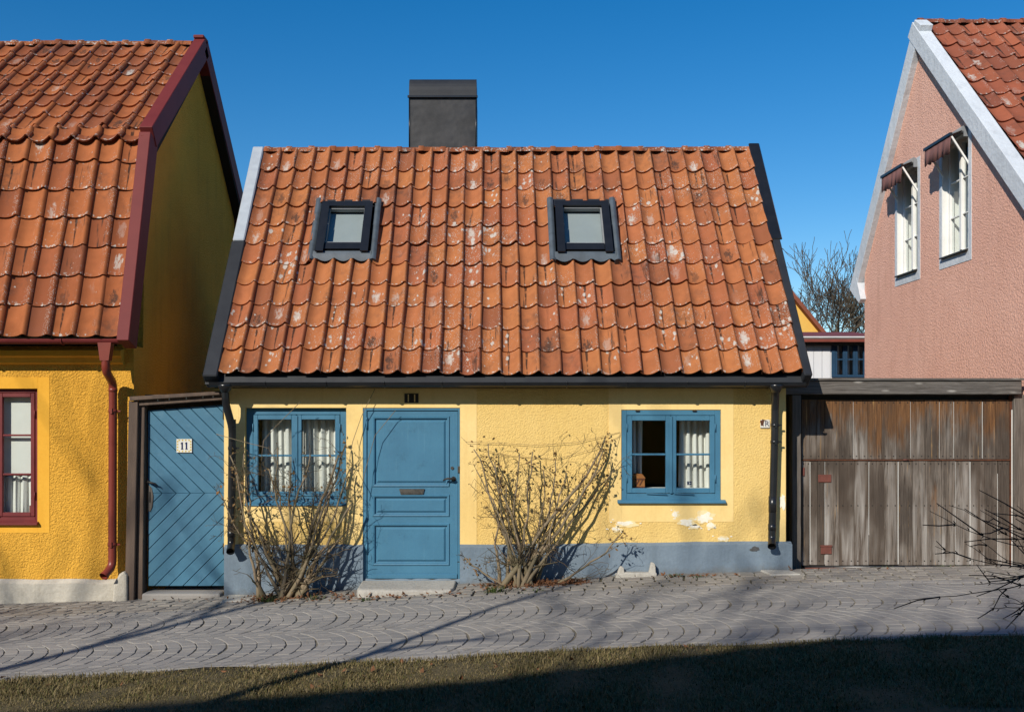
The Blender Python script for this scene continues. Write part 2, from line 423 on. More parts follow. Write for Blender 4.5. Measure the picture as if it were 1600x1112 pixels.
def plank_mat(name):
    q = NB(name); r = q.rnd(); p = q.pos()
    off = q.n('ShaderNodeCombineXYZ'); q.l(q.math('MULTIPLY', r, 50.), off.inputs[0]); q.l(q.math('MULTIPLY', r, 20.), off.inputs[2])
    v = q.vmath('ADD', p, off.outputs[0])
    g = q.noise(q.scale(v, (55, 20, 2.2)), 1., 5, .65, 1.2)
    g2 = q.noise(q.scale(v, (14, 10, 1.1)), 1., 4, .6, .6)
    grey = q.mix(q.mp(g, .32, .68), (.20,.165,.135), (.048,.037,.029))
    grey = q.mix(q.mp(r, .3, .9, 0, .7), grey, (.085,.062,.046))
    warm = q.mix(q.mp(g, .3, .7), (.215,.105,.043), (.060,.031,.017))
    sep = q.n('ShaderNodeSeparateXYZ'); q.l(p, sep.inputs[0])
    hi = q.math('ADD', q.mp(sep.outputs[2], 1.45, 2.15, 0, .85), q.math('MULTIPLY', q.math('SUBTRACT', q.noise(q.scale(v, (8, 8, 1.6)), 1., 4, .7), .5), 1.7))
    rr = q.math('FRACT', q.math('MULTIPLY', r, 9.7))
    hi = q.math('ADD', hi, q.mp(rr, .80, .98, 0, .35))
    col = q.mix(q.mp(hi, .35, .75), grey, warm)
    big = q.math('ADD', q.noise(q.scale(v, (1.6, 1, .75)), 1., 3, .6), q.mp(sep.outputs[2], .3, 1.0, .10, -.03))
    silver = q.math('MULTIPLY', q.mp(g2, .42, .66), q.mp(hi, .55, .15))
    silver = q.math('MULTIPLY', silver, q.mp(big, .44, .66))
    col = q.mix(q.math('MULTIPLY', silver, .85), col, (.37,.345,.315))
    col = q.mix(q.math('MULTIPLY', q.mp(big, .52, .38), .62), col, (.038,.029,.023))
    hon = q.math('MULTIPLY', q.mp(q.noise(q.scale(v, (40, 20, 1.4)), 1., 4, .7), .60, .70), q.mp(rr, .35, .65))
    col = q.mix(q.math('MULTIPLY', hon, .8), col, (.46,.27,.10))
    return q.fin(col, .85, q.bump(g, .5, .004), spec=.2)
M['plank'] = plank_mat('weathered_plank')
q = NB('weathered_beam'); v = q.scale(q.pos(), (2.2, 30, 45)); g = q.noise(v, 1., 5, .65, 1.2)
kn = q.voro(q.scale(q.pos(), (1.5, 2, 6)), 1.6)
c = q.mix(q.mp(g, .3, .7), (.17,.155,.14), (.055,.048,.042)); c = q.mix(q.mp(kn, .16, .05, 0, .8), c, (.36,.34,.31))
M['beam'] = q.fin(c, .9, q.bump(g, .6, .005), spec=.2)
q = NB('weathered_post'); v = q.scale(q.pos(), (45, 30, 2.0)); g = q.noise(v, 1., 5, .65, 1.2)
M['post'] = q.fin(q.mix(q.mp(g, .3, .7), (.17,.15,.13), (.06,.05,.043)), .9, q.bump(g, .6, .005), spec=.2)
q = NB('dry_grass'); r = q.island()
M['grass'] = q.fin(q.ramp(r, [(0,(.10,.085,.03)),(.35,(.17,.13,.06)),(.6,(.24,.185,.095)),(.82,(.075,.08,.022)),(1,(.13,.095,.045))]), .8, spec=.15)

# ------------------------------------------------------------------ setting: ground, lane, pavement, lawn
def sheet(name, xs, ys, dz, m, kind='structure', noise=0):
    rng = random.Random(3)
    mb = MB()
    mb.grid([[(x, y, gzf(x, y) + dz + rng.uniform(-noise, noise)) for x in xs] for y in ys])
    return tag(mb.build(name, m), kind=kind)
xs_far = [-400, -150, -60, -30, -15] + [x*.5 for x in range(-24, 25)] + [15, 30, 60, 150, 400]
ground = sheet('ground', xs_far, [-200, -60, -20, -8, 0, 4, 7, 7.6, 9, 10, 11, 11.2, 11.6, 12.5, 16, 25, 60, 200, 600], -.06, M['earth'])
xs_in = [x*.25 for x in range(-56, 57)]
Y_LAWN, Y_EDGE = 7.66, 10.27
lane = sheet('lane', xs_in, [Y_LAWN-.1, 8.2, 8.75, 9.3, 9.85, Y_EDGE+.02], -.010, M['soil'], noise=.002)
pavement = sheet('pavement', xs_in, [Y_EDGE+.03, 10.6, 10.9, 11.2, 11.4, 11.62], -.014, M['dark_soil'], noise=.002)
rg = random.Random(5)
lawn_y = [-9, -5, -2, 0, 2, 4, 5, 6, 6.6, 7.1, 7.4]
mb = MB()
rows = [[(x, y, gzf(x, y) + .012 + rg.uniform(-.012, .012)) for x in xs_in] for y in lawn_y]
edge_y = {x: 7.66 - .05*max(0, -x-2)/3 + .05*math.sin(x*2.1) + .04*math.sin(x*5.3+1) + rg.uniform(-.03, .03) for x in xs_in}
rows.append([(x, edge_y[x], gzf(x, 7.6) + .006) for x in xs_in])
rows.append([(x, edge_y[x] + .02, gzf(x, 7.6) - .05) for x in xs_in])
mb.grid(rows)
lawn = tag(mb.build('lawn', M['turf']), kind='structure')

def stone(rng, c, dz=0.0, h=.06, inset=.010, tilt=.0016):
    """c: four ground corners (x, y), counter-clockwise. A sett with rounded shoulders, its top following the ground."""
    cx = sum(p[0] for p in c)/4; cy = sum(p[1] for p in c)/4
    base = gzf(cx, cy) + dz + rng.uniform(-.0028, .0022)
    tx, ty = rng.uniform(-tilt, tilt)*10, rng.uniform(-tilt, tilt)*10
    def zz(x, y): return base + (gzf(x, y) - gzf(cx, cy)) + tx*(x-cx) + ty*(y-cy)
    def ins(k):
        a_, b_ = k, .5+.5*k
        o = []
        for s_, t_ in ((-a_, -b_), (a_, -b_), (a_, b_), (-a_, b_)):
            wq = [(1-s_)*(1-t_)/4, (1+s_)*(1-t_)/4, (1+s_)*(1+t_)/4, (1-s_)*(1+t_)/4]
            o.append((sum(wq[m_]*c[m_][0] for m_ in range(4)), sum(wq[m_]*c[m_][1] for m_ in range(4))))
        return o
    v = [(x, y, zz(x, y)-h) for x, y in c] + [(x, y, zz(x, y)-.0055) for x, y in c]
    v += [(x, y, zz(x, y)) for x, y in ins(.93)]
    f = []
    for L in (0, 4):
        for i in range(4): f.append((L+i, L+(i+1) % 4, L+4+(i+1) % 4, L+4+i))
    f.append((8, 9, 10, 11))
    return v, f
def pieces(name, parent, stones, m, limit, stuffname, key):
    """The pieces that show largest become parts, the rest one joined part."""
    idx = sorted(range(len(stones)), key=lambda i: key(stones[i][0]))
    near = set(idx[:limit]); rest = MB()
    for i, (c, vf) in enumerate(stones):
        if i in near:
            mb = MB(); mb.add(*vf); mb.build(name, m, parent)
        else: rest.add(*vf)
    if rest.f: tag(rest.build(stuffname, m, parent), kind='stuff')
def inframe(c, lo, hi):
    x = sum(p[0] for p in c)/4; y = sum(p[1] for p in c)/4
    px = XV + x*F/y
    return lo < px < hi
rs = random.Random(11)
stones = []
HC, R, PITCH = .55, .74, .128
def arc_band(yc, t0, t1, n, bow=1):
    for k in range(int(-9/PITCH), int(9/PITCH)):
        x0 = k*PITCH + rs.uniform(-.006, .006)
        ths = [t0 + (t1-t0)*(i/n) for i in range(n+1)]
        ths = [t if i in (0, n) else t + rs.uniform(-.02, .02) for i, t in enumerate(ths)]
        for i in range(n):
            g = .004/R; a, b = ths[i]+g*.5, ths[i+1]-g*.5; hw = PITCH/2 - .0030 + rs.uniform(-.0034, .0018)
            def q(t, s): return (x0 + R*math.cos(t) - R*.84 + s*hw, yc + R*math.sin(t))
            c = [q(a, -1), q(a, 1), q(b, 1), q(b, -1)]
            c = [(x+rs.uniform(-.004, .004), y+rs.uniform(-.004, .004)) for x, y in c]
            stones.append((c, stone(rs, c)))
tm = math.asin(HC/R)
arc_band(8.33, -tm, tm, 10)
arc_band(9.43, -tm, tm, 10)
arc_band(10.28-.0, -tm*.66, -.13, 3)
# straight edging rows along both sides of the lane
x = -9.0
while x < 9:
    L = rs.uniform(.16, .26)
    for (ya, yb) in ((7.64, 7.765),):
        c = [(x+.006, ya), (x+L-.006, ya+rs.uniform(-.006, .006)), (x+L-.006, yb), (x+.006, yb+rs.uniform(-.006, .006))]
        stones.append((c, stone(rs, c)))
    x += L
x = -9.0
while x < 9:
    L = rs.uniform(.14, .22)
    c = [(x+.006, 10.16), (x+L-.006, 10.16), (x+L-.006, 10.27), (x+.006, 10.27)]
    if True: stones.append((c, stone(rs, c, .002)))
    x += L
def lane_key(c):
    y = sum(p[1] for p in c)/4
    return y + (0 if inframe(c, 20, 1580) else 50)
pieces('sett', lane, stones, M['sett'], 300, 'far_setts', lane_key)

stones = []
rp = random.Random(21)
y = 10.29
row = 0
while y < 11.55:
    h = rp.uniform(.135, .165); x = -9 + rp.uniform(0, .2)
    while x < 9:
        L = rp.uniform(.13, .20)
        sk = .05*(1 if x < -2 else .4)
        if not (y > 11.02 and not (x > 3.1 or -4.1 < x < -2.95)):
            j = lambda: rp.uniform(-.010, .010)
            c = [(x+.010+j(), y+.009+j()), (x+L-.010+j(), y+.009+j()), (x+L-.010+sk+j(), y+h-.009+j()), (x+.010+sk+j(), y+h-.009+j())]
            stones.append((c, stone(rp, c, 0.004, tilt=.003)))
        x += L
    y += h; row += 1
def pav_key(c):
    y = sum(p[1] for p in c)/4
    return y + (0 if inframe(c, 5, 1595) else 50) + (20 if y > 11.2 else 0)
pieces('paving_stone', pavement, stones, M['paver'], 300, 'far_paving_stones', pav_key)

# ------------------------------------------------------------------ building blocks for the houses
def facade(mb, x0, x1, z0, z1, y0, y1, holes):
    """A wall slab facing -y with rectangular openings (xa, xb, za, zb)."""
    xs = sorted({x0, x1, *[h[0] for h in holes], *[h[1] for h in holes]})
    zs = sorted({z0, z1, *[h[2] for h in holes], *[h[3] for h in holes]})
    for i in range(len(xs)-1):
        for j in range(len(zs)-1):
            a, b, c, d = xs[i], xs[i+1], zs[j], zs[j+1]
            if any(h[0]-1e-6 <= a and b <= h[1]+1e-6 and h[2]-1e-6 <= c and d <= h[3]+1e-6 for h in holes): continue
            mb.add([(a,y0,c),(b,y0,c),(b,y0,d),(a,y0,d)], [(0,1,2,3)])
            mb.add([(a,y1,c),(b,y1,c),(b,y1,d),(a,y1,d)], [(3,2,1,0)])
    for (a, b, c, d) in holes:
        mb.add([(a,y0,c),(a,y0,d),(a,y1,d),(a,y1,c)], [(0,1,2,3)])
        mb.add([(b,y0,c),(b,y1,c),(b,y1,d),(b,y0,d)], [(0,1,2,3)])
        mb.add([(a,y0,c),(a,y1,c),(b,y1,c),(b,y0,c)], [(0,1,2,3)])
        mb.add([(a,y0,d),(b,y0,d),(b,y1,d),(a,y1,d)], [(0,1,2,3)])
    mb.add([(x0,y0,z0),(x0,y0,z1),(x0,y1,z1),(x0,y1,z0)], [(0,1,2,3)][::-1])
    mb.add([(x1,y0,z0),(x1,y1,z0),(x1,y1,z1),(x1,y0,z1)], [(0,1,2,3)])
    mb.add([(x0,y0,z1),(x1,y0,z1),(x1,y1,z1),(x0,y1,z1)], [(0,1,2,3)])

def tile_mesh(name, w, gauge, m, depth=.055, lift=.030, k=11, roll=.86):
    """One S-shaped pantile: x across, y up the slope, z away from the roof; the lower lip lies on the tile below."""
    def prof(s):
        if s < .36: return depth*.55*((.36-s)/.36)**1.8
        if s < .90: return depth*.93*((s-.36)/.54)**2.1
        t = (s-.90)/.155
        return depth*(.93 + .28*t - .62*t*t)
    S = [0, .12, .24, .36, .50, .62, .73, .82, .90, .945, .99, 1.025, 1.055]; k = len(S)
    y0, y1 = -.035, gauge+.05
    v = []; f = []; sm = []
    for (yy, dz) in ((y0, lift), (y1, 0.0)):
        for s in S: v.append((s*w, yy, prof(s)+dz))
    for s in S: v.append((s*w, y0, prof(s)+lift))
    for s in S: v.append((s*w, y0+.004, prof(s)+lift-.020))
    for i in range(k-1):
        f.append((i, i+1, k+i+1, k+i)); sm.append(True)
        f.append((3*k+i, 3*k+i+1, 2*k+i+1, 2*k+i)); sm.append(False)
    a = len(v); v += [(S[-1]*w, y0, prof(S[-1])+lift), (S[-1]*w, y1, prof(S[-1])), (S[-1]*w, y1, -.01), (S[-1]*w, y0, lift-.008)]
    f.append((a, a+3, a+2, a+1)[::-1]); sm.append(False)
    me = bpy.data.meshes.new(name); me.from_pydata(v, [], f); me.polygons.foreach_set('use_smooth', sm)
    me.materials.append(m); me.update(); return me

def frame_matrix(O, ux, uy):
    ux = Vector(ux).normalized(); uy = Vector(uy).normalized(); n = ux.cross(uy)
    Mx = Matrix((ux, uy, n)).transposed().to_4x4(); Mx.translation = Vector(O); return Mx
def lay_tiles(parent, FM, me, ncols, nrows, w, gauge, seed, skip=None, jit=1.0, sag=None, last=1.0):
    rng = random.Random(seed)
    colj = [rng.uniform(-.006, .006)*jit for _ in range(ncols)]
    for i in range(ncols):
        for j in range(nrows):
            u, v = i*w, j*gauge
            cut = skip(u, v) if skip else (0, 1)
            if cut is None: continue
            L = Matrix.Translation((u + colj[i] + rng.uniform(-.004, .004)*jit, v + rng.uniform(-.010, .008)*jit,
                                    (sag(u, v) if sag else 0) + rng.uniform(-.004, .004)*jit))
            L = L @ Matrix.Rotation(rng.uniform(-.014, .014)*jit, 4, 'Z') @ Matrix.Rotation(rng.uniform(-.02, .02)*jit, 4, 'Y') @ Matrix.Rotation(rng.uniform(-.008, .008)*jit, 4, 'X')
            if cut != (0, 1): L = L @ Matrix.Translation((cut[0]*w, 0, 0)) @ Matrix.Diagonal((cut[1]-cut[0], 1, 1, 1))
            link('roof_tile', me, parent, FM @ L)
def ridge_mesh(name, L, m, r=.075):
    mb = MB(); K = 8
    P = []
    for (xx, rr) in ((-.03, r*1.16), (.035, r*1.16), (.04, r), (L+.0, r*.97)):
        P.append([(xx, -math.cos(math.pi*(k/K))*rr*1.15, math.sin(math.pi*k/K)*rr) for k in range(K+1)])
    mb.grid(P)
    for r0 in (P[0],):
        mb.add([(p[0], p[1]*.8, p[2]*.8) for p in r0] + list(r0), [(i, i+1, K+2+i, K+1+i) for i in range(K)])
    return mb.mesh(name, m)
def lay_ridge(parent, x0, x1, y, z, L, me, seed):
    rng = random.Random(seed); x = x0
    while x < x1 - L*.3:
        Mx = Matrix.Translation((x, y + rng.uniform(-.008, .008), z + rng.uniform(-.007, .007))) @ Matrix.Rotation(rng.uniform(-.02, .02), 4, 'Y')
        link('ridge_tile', me, parent, Mx); x += L

def casement_window(parent, X0, X1, Z0, Z1, Y, m, rows=2, leaves=2, fw=.05, sw=.055, mull=.03, sill=.0, hinge=True, bottom=0.0, name='window'):
    """Frame flush near Y with opening leaves, glazing bars and panes; returns the frame object."""
    fr = MB(); d0, d1 = Y+.012, Y+.10
    zb = Z0 + bottom
    fr.box(X0, X0+fw, d0, d1, Z0, Z1); fr.box(X1-fw, X1, d0, d1, Z0, Z1)
    fr.box(X0+fw, X1-fw, d0, d1, Z1-fw, Z1); fr.box(X0+fw, X1-fw, d0, d1, Z0, Z0+max(fw*.6, bottom))
    win = fr.build(name, m, parent, bevel=.004)
    ia, ib, za, zc = X0+fw, X1-fw, Z0+max(fw*.6, bottom), Z1-fw
    n = leaves; wd = (ib-ia)/n
    for k in range(n):
        a, b = ia+k*wd+.004, ia+(k+1)*wd-.004
        c = MB(); y0, y1 = Y+.002, Y+.045; s0, s1 = za+.004, zc-.004
        c.box(a, a+sw, y0, y1, s0, s1); c.box(b-sw, b, y0, y1, s0, s1)
        c.box(a+sw, b-sw, y0, y1, s1-sw, s1); c.box(a+sw, b-sw, y0, y1, s0, s0+sw)
        c.build('casement', m, win, bevel=.005)
        ga, gb = s0+sw, s1-sw; mh = .022
        hgt = (gb-ga - mh*(rows-1))/rows
        for r in range(rows):
            p0 = ga + r*(hgt+mh)
            MB().add([(a+sw, Y+.028, p0), (b-sw, Y+.028, p0), (b-sw, Y+.028, p0+hgt), (a+sw, Y+.028, p0+hgt)], [(0,1,2,3)]).build('pane', M['glass'], win)
            if r: MB().box(a+sw, b-sw, y0+.006, y1-.004, p0-mh, p0).build('glazing_bar', m, win, bevel=.004)
        if hinge:
            xo = a-.002 if k == 0 else b+.002
            for zz in (s0+(s1-s0)*.14, s0+(s1-s0)*.80):
                MB().tube([(xo, Y-.004, zz), (xo, Y-.004, zz+.085)], .007, 6).build('hinge', m, win)
    if mull and n > 1:
        MB().box((X0+X1)/2-mull/2, (X0+X1)/2+mull/2, Y-.010, Y+.0015, za, zc-.01).build('centre_strip', m, win, bevel=.004)
    return win
def curtain(x0, x1, z0, z1, y, label, group, m=None, waves=6, amp=.03, top_narrow=0.0, seed=0, name='curtain'):
    rng = random.Random(seed); n = waves*8; P = []
    ph = [rng.uniform(0, 6.28) for _ in range(3)]
    for j in range(9):
        t = j/8; z = z0+(z1-z0)*t; r = []
        for i in range(n+1):
            s = i/n
            yy = amp*math.sin(s*waves*2*math.pi+ph[0]+.5*t) + amp*.5*math.sin(s*waves*3.7+ph[1]) + amp*.35*math.sin(t*3+s*5+ph[2])
            r.append((x0+(x1-x0)*s + .012*math.sin(s*waves*6.28*2+t), y+yy, z))
        P.append(r)
    o = MB().grid(P).build(name, m or M['cloth'])
    sd = o.modifiers.new('solid', 'SOLIDIFY'); sd.thickness = .003
    return tag(o, label, 'curtain', group)
def halfpipe(mb, x0, x1, y, z, r, t=.006, n=8):
    out = [(y+r*math.cos(math.pi+math.pi*k/n), z+r*math.sin(math.pi+math.pi*k/n)) for k in range(n+1)]
    inn = [(y+(r-t)*math.cos(math.pi+math.pi*k/n), z+(r-t)*math.sin(math.pi+math.pi*k/n)) for k in range(n, -1, -1)]
    mb.prism(out+inn, x0, x1, 'x'); return mb
def rough_blob(x, z, rx, rz, y, m, name, parent, seed, n=22, th=.0062):
    rng = random.Random(seed); k = [rng.uniform(.35, 1.3) for _ in range(n)]
    k = [(k[i-1]+2.4*k[i]+k[(i+1) % n])/4.4 for i in range(n)]
    poly = [(x+rx*k[i]*math.cos(2*math.pi*i/n), z+rz*k[i]*math.sin(2*math.pi*i/n)) for i in range(n)]
    return MB().prism(poly, y-th, y+.004, 'y').build(name, m, parent)

# ================================================================== the yellow cottage
YF = 11.1
cx0, cx1 = fx(350, YF), fx(1228, YF)
cot = thing('cottage', (0.03, YF, .05), 'low pale yellow cottage with orange pantile roof, two roof windows and a blue door', 'house')
YE = 10.9
SCL = (1170-415)/(1250-345)
YR = YE/SCL
ze, zr = fz(583, YE), fz(240, YR)
LWIN = (fx(383, YF), fx(541, YF), fz(788, YF), fz(637, YF))
RWIN = (fx(970.8, YF), fx(1126.3, YF), fz(784, YF), fz(640, YF))
DOOR = (fx(567, YF), fx(718.7, YF), fz(905, YF), fz(637, YF))
zwall = fz(604, YF)
YB = 2*YR-YF
slope = (zr-ze)/(YR-YE)
mb = MB()
facade(mb, cx0, cx1, -.4, zwall+.16, YF, YF+.32, [LWIN, RWIN, DOOR])
for xx in (cx0, cx1-.3):      # gable ends up to the roof
    mb.prism([(YF+.32, -.4), (YB-.3, -.4), (YB-.3, zwall+.16), (YR, zr-.22), (YF+.32, zwall+.16)], xx, xx+.3, 'x')
mb.box(cx0, cx1, YB-.3, YB, -.4, zwall+.16)
wall = mb.build('wall', M['yellow'], cot)
# smooth plaster bands round the openings and at the corners, and the attic floor that keeps the rooms dark
mb = MB(); t0 = YF-.004
def band(x0, x1, z0, z1): MB().box(x0, x1, t0, YF+.004, z0, z1).build('plaster_band', M['yellow_smooth'], cot)
bl, br = fx(350.5, YF), fx(373, YF)
zt = zwall-.003; zp = fz(851, YF)
band(bl, br, zp, zt); band(fx(1206, YF), fx(1227.5, YF), zp, zt)
band(LWIN[1]+.001, DOOR[0]-.001, zp, zt)
band(DOOR[1]+.001, fx(745, YF), zp, zt)
band(br+.001, LWIN[0]-.001, LWIN[2]-.19, zt)
band(LWIN[0], LWIN[1], LWIN[2]-.19, LWIN[2]-.001); 
band(fx(951, YF), RWIN[0]-.001, RWIN[2]-.22, zt); band(RWIN[1]+.001, fx(1146, YF), RWIN[2]-.22, zt)
band(RWIN[0], RWIN[1], RWIN[2]-.22, RWIN[2]-.001); band(RWIN[0], RWIN[1], RWIN[3]+.001, zt)
band(LWIN[0], LWIN[1], LWIN[3]+.001, zt); band(DOOR[0], DOOR[1], DOOR[3]+.001, zt)
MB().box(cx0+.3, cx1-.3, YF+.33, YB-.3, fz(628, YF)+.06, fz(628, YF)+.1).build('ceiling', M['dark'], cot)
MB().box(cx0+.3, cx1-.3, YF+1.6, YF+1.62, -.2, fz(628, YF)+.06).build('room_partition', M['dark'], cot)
# plinth, stepped out a little, broken at the door
mb = MB()
px_ = [350, 567]; 
def plinth_piece(pa, pb, ya, yb_, out):
    mb = MB()
    xa, xb = fx(pa, YF-out), fx(pb, YF-out); n = 14; P = []
    rgp = random.Random(int(pa))
    for k in range(n+1):
        x = xa+(xb-xa)*k/n; zt_ = fz(ya+(yb_-ya)*k/n + rgp.uniform(-1.2, 1.2), YF)
        P.append(((x, zt_)))
    for k in range(n):
        (x_a, z_a), (x_b, z_b) = P[k], P[k+1]
        mb.add([(x_a, YF-out, -.5), (x_b, YF-out, -.5), (x_b, YF-out, z_b-.015), (x_a, YF-out, z_a-.015),
                (x_a, YF-.002, z_a+.012), (x_b, YF-.002, z_b+.012)], [(0,1,2,3), (3,2,5,4)])
    mb.add([(xa, YF-out, -.5), (xa, YF-out, P[0][1]-.015), (xa, YF-.002, P[0][1]+.012), (xa, YF+.05, -.5)], [(0,1,2,3)])
    mb.add([(xb, YF-out, -.5), (xb, YF-out, P[-1][1]-.015), (xb, YF-.002, P[-1][1]+.012), (xb, YF+.05, -.5)], [(3,2,1,0)])
    return mb
plinth_piece(350, 567, 851, 852, .045).build('plinth', M['plinth'], cot); plinth_piece(567.3, 718.4, 905.5, 905.5, .012).build('plinth', M['plinth'], cot)
mb = plinth_piece(718.6, 1238, 852, 846, .06)
xp = fx(1238, YF-.06)
mb.add([(xp-.003, YF-.055, -.5), (xp-.003, YF+2, -.5), (xp-.003, YF+2, fz(846, YF)), (xp-.003, YF-.055, fz(846, YF)-.015), (cx1-.02, YF+2, fz(846, YF)+.01), (cx1-.02, YF-.003, fz(846, YF)+.01)], [(0,1,2,3), (3,2,4,5)])
mb.build('plinth', M['plinth'], cot)
for i, (a, b, rx, rz) in enumerate([(1054, 803, 5, 5), (1072, 816, 13, 6), (1101, 808, 15, 10), (977, 817, 17, 4), (962, 826, 8, 3), (1129, 841, 9, 3), (1110, 820, 6, 5), (1085, 822, 8, 3)]):
    pb_ = rough_blob(fx(a+1, YF), fz(b+.5, YF), (rx+2.5)/140, (rz+2)/140, YF, M['undercoat'], 'bare_plaster_patch', cot, 70+i, n=26, th=.0055)
    rough_blob(fx(a, YF), fz(b, YF), rx/150, rz/150, YF, M['bare'], 'bare_core', pb_, 40+i, n=30, th=.0068)
    rb_ = random.Random(90+i)
    for k_ in range(3): rough_blob(fx(a+rb_.uniform(-1.7, 1.7)*rx, YF), fz(b+rb_.uniform(-1.6, 1.6)*rz, YF), rb_.uniform(.008, .022), rb_.uniform(.006, .014), YF, M['bare'], 'flake_scar', pb_, 200+i*5+k_, n=12, th=.0058)
rough_blob(fx(1179, YF-.06), fz(857, YF-.06), .055, .035, YF-.06, M['broken'], 'broken_plaster', cot, 61)
rough_blob(fx(1222, YF), fz(782, YF), .035, .10, YF-.004, M['bare'], 'bare_plaster_patch', cot, 63)

# vent with two slots
vt = MB().box(fx(632, YF), fx(654, YF), YF-.008, YF+.004, fz(629, YF), fz(614.5, YF)).build('vent', M['iron'], cot)
for a in (637.3, 647.2):
    MB().box(fx(a, YF), fx(a+1.7, YF), YF-.014, YF-.007, fz(627.5, YF), fz(616, YF)).build('vent_slat', M['yellow_smooth'], vt)

# roof: deck, tiles, ridge, verges
XT0, XT1 = fx(345, YE), fx(1250, YE)
uy = Vector((0, YR-YE, zr-ze)).normalized(); ROOFM = frame_matrix((XT0, YE, ze), (1,0,0), uy)
SL = math.hypot(YR-YE, zr-ze)
NC, NR = 29, 11
TW, GA = (XT1-XT0)/NC, (SL-.03)/NR
mb = MB()
yA, zA = YE+.03, ze-.06+.03*slope
mb.prism([(yA, zA), (YR, zr-.07), (2*YR-yA, zA), (2*YR-yA-.06, zA-.02), (YR, zr-.17), (yA+.06, zA-.02)], fx(334, YE), fx(1255, YE), 'x')
deck = mb.build('roof', M['deck'], cot)
def on_roof(px, py, lift=.04):
    n = ROOFM.to_3x3() @ Vector((0,0,1)); o = ROOFM @ Vector((0,0,lift))
    d = Vector(((px-XV)/F, 1, (YH-py)/F)); c = Vector((0,0,ZC))
    t = (o-c).dot(n)/d.dot(n); return ROOFM.inverted() @ (c+d*t)
SKY = []
for (bl_, br_, tl_, tr_) in (((479, 409), (589, 409), (497, 316), (595, 318)), ((858, 410), (974, 410), (855, 314), (957, 318))):
    a, b, c, d = on_roof(*bl_), on_roof(*br_), on_roof(*tl_), on_roof(*tr_)
    SKY.append(((a.x+c.x)/2, (b.x+d.x)/2, (a.y+b.y)/2, (c.y+d.y)/2))
def skip(u, v):
    """Which span of the tile at (u, v) is left beside the roof windows: None for none of it."""
    for a, b, c, d in SKY:
        if v+GA*.5 <= c-.02 or v+GA*.5 >= d-.02: continue
        lo, hi = a+.035, b-.035
        if u+TW <= lo or u >= hi: continue
        if u < lo: return (0, (lo-u)/TW) if lo-u > .045 else None
        if u+TW > hi: return ((hi-u)/TW, 1) if u+TW-hi > .045 else None
        return None
    return (0, 1)
tm_ = tile_mesh('roof_tile', TW, GA, M['tile'], depth=.078, lift=.034)
lay_tiles(deck, ROOFM, tm_, NC, NR, TW, GA, 7, skip, 1.0, lambda u, v: .016*math.sin(u*1.3+.6)+.01*math.sin(v*2+u))
rm = ridge_mesh('ridge_tile', .288, M['tile_left'])
lay_ridge(deck, XT0+.02, XT1-.02, YR+.02, zr+.015, .288, rm, 4)
# verge boards: sheet metal caps on both gables
def verge(name, xa, xb, m, v0, v1, parent, top=.085, low=-.14):
    mb = MB(); mb.box(xa, xb, v0, v1, low, top); mb.xform(ROOFM); return mb.build(name, m, parent, bevel=.012)
ul0, ul1 = fx(321, YE)-XT0, fx(344, YE)-XT0
vsplit = on_roof(376, 380).y
verge('verge_board', ul0, ul1, M['grey_metal'], -.10, vsplit, cot)
verge('verge_board', ul0+.012, ul1-.008, M['pale_metal'], vsplit+.002, SL+.03, cot, .095, -.12)
verge('verge_board', fx(1251, YE)-XT0, fx(1264, YE)-XT0, M['grey_metal'], -.10, SL+.06, cot, .10)
verge('verge_cap', fx(1249, YE)-XT0-.012, fx(1266, YE)-XT0+.01, M['black_metal'], on_roof(1225, 380).y, SL+.08, cot, .112, .085)
# chimney clad in black sheet with a bowed cap
YC = YR+.22
c0, c1 = fx(638.5, YC), fx(745, YC)
ch = MB().box(c0, c1, YC, YC+.62, zr-.6, fz(150, YC)).build('chimney', M['chimney'], cot, bevel=.01)
z0, z1 = fz(151, YC), fz(121, YC)
mb = MB()
prof = [(YC-.03, z0), (YC-.028, z0+.03)] + [(YC-.03+.13*(1-math.cos(t)), z0+.03+(z1-z0-.03)*math.sin(t)) for t in [math.pi/2*k/7 for k in range(1, 8)]]
prof += [(2*YC+.62-a, b) for a, b in prof[::-1]]
mb.prism(prof, c0-.005+.012, c1-.004, 'x').build('chimney_cap', M['grey_metal'], ch)
MB().box(c0-.012, c1+.012, YC-.036, YC-.001, z0-.02, z0+.006).build('drip_edge', M['black_metal'], ch)
for xx in (c0+.01, c1-.012):
    MB().tube([(xx, YC-.004, zr), (xx, YC-.004, z0-.03)], .008, 5).build('standing_seam', M['black_metal'], ch)

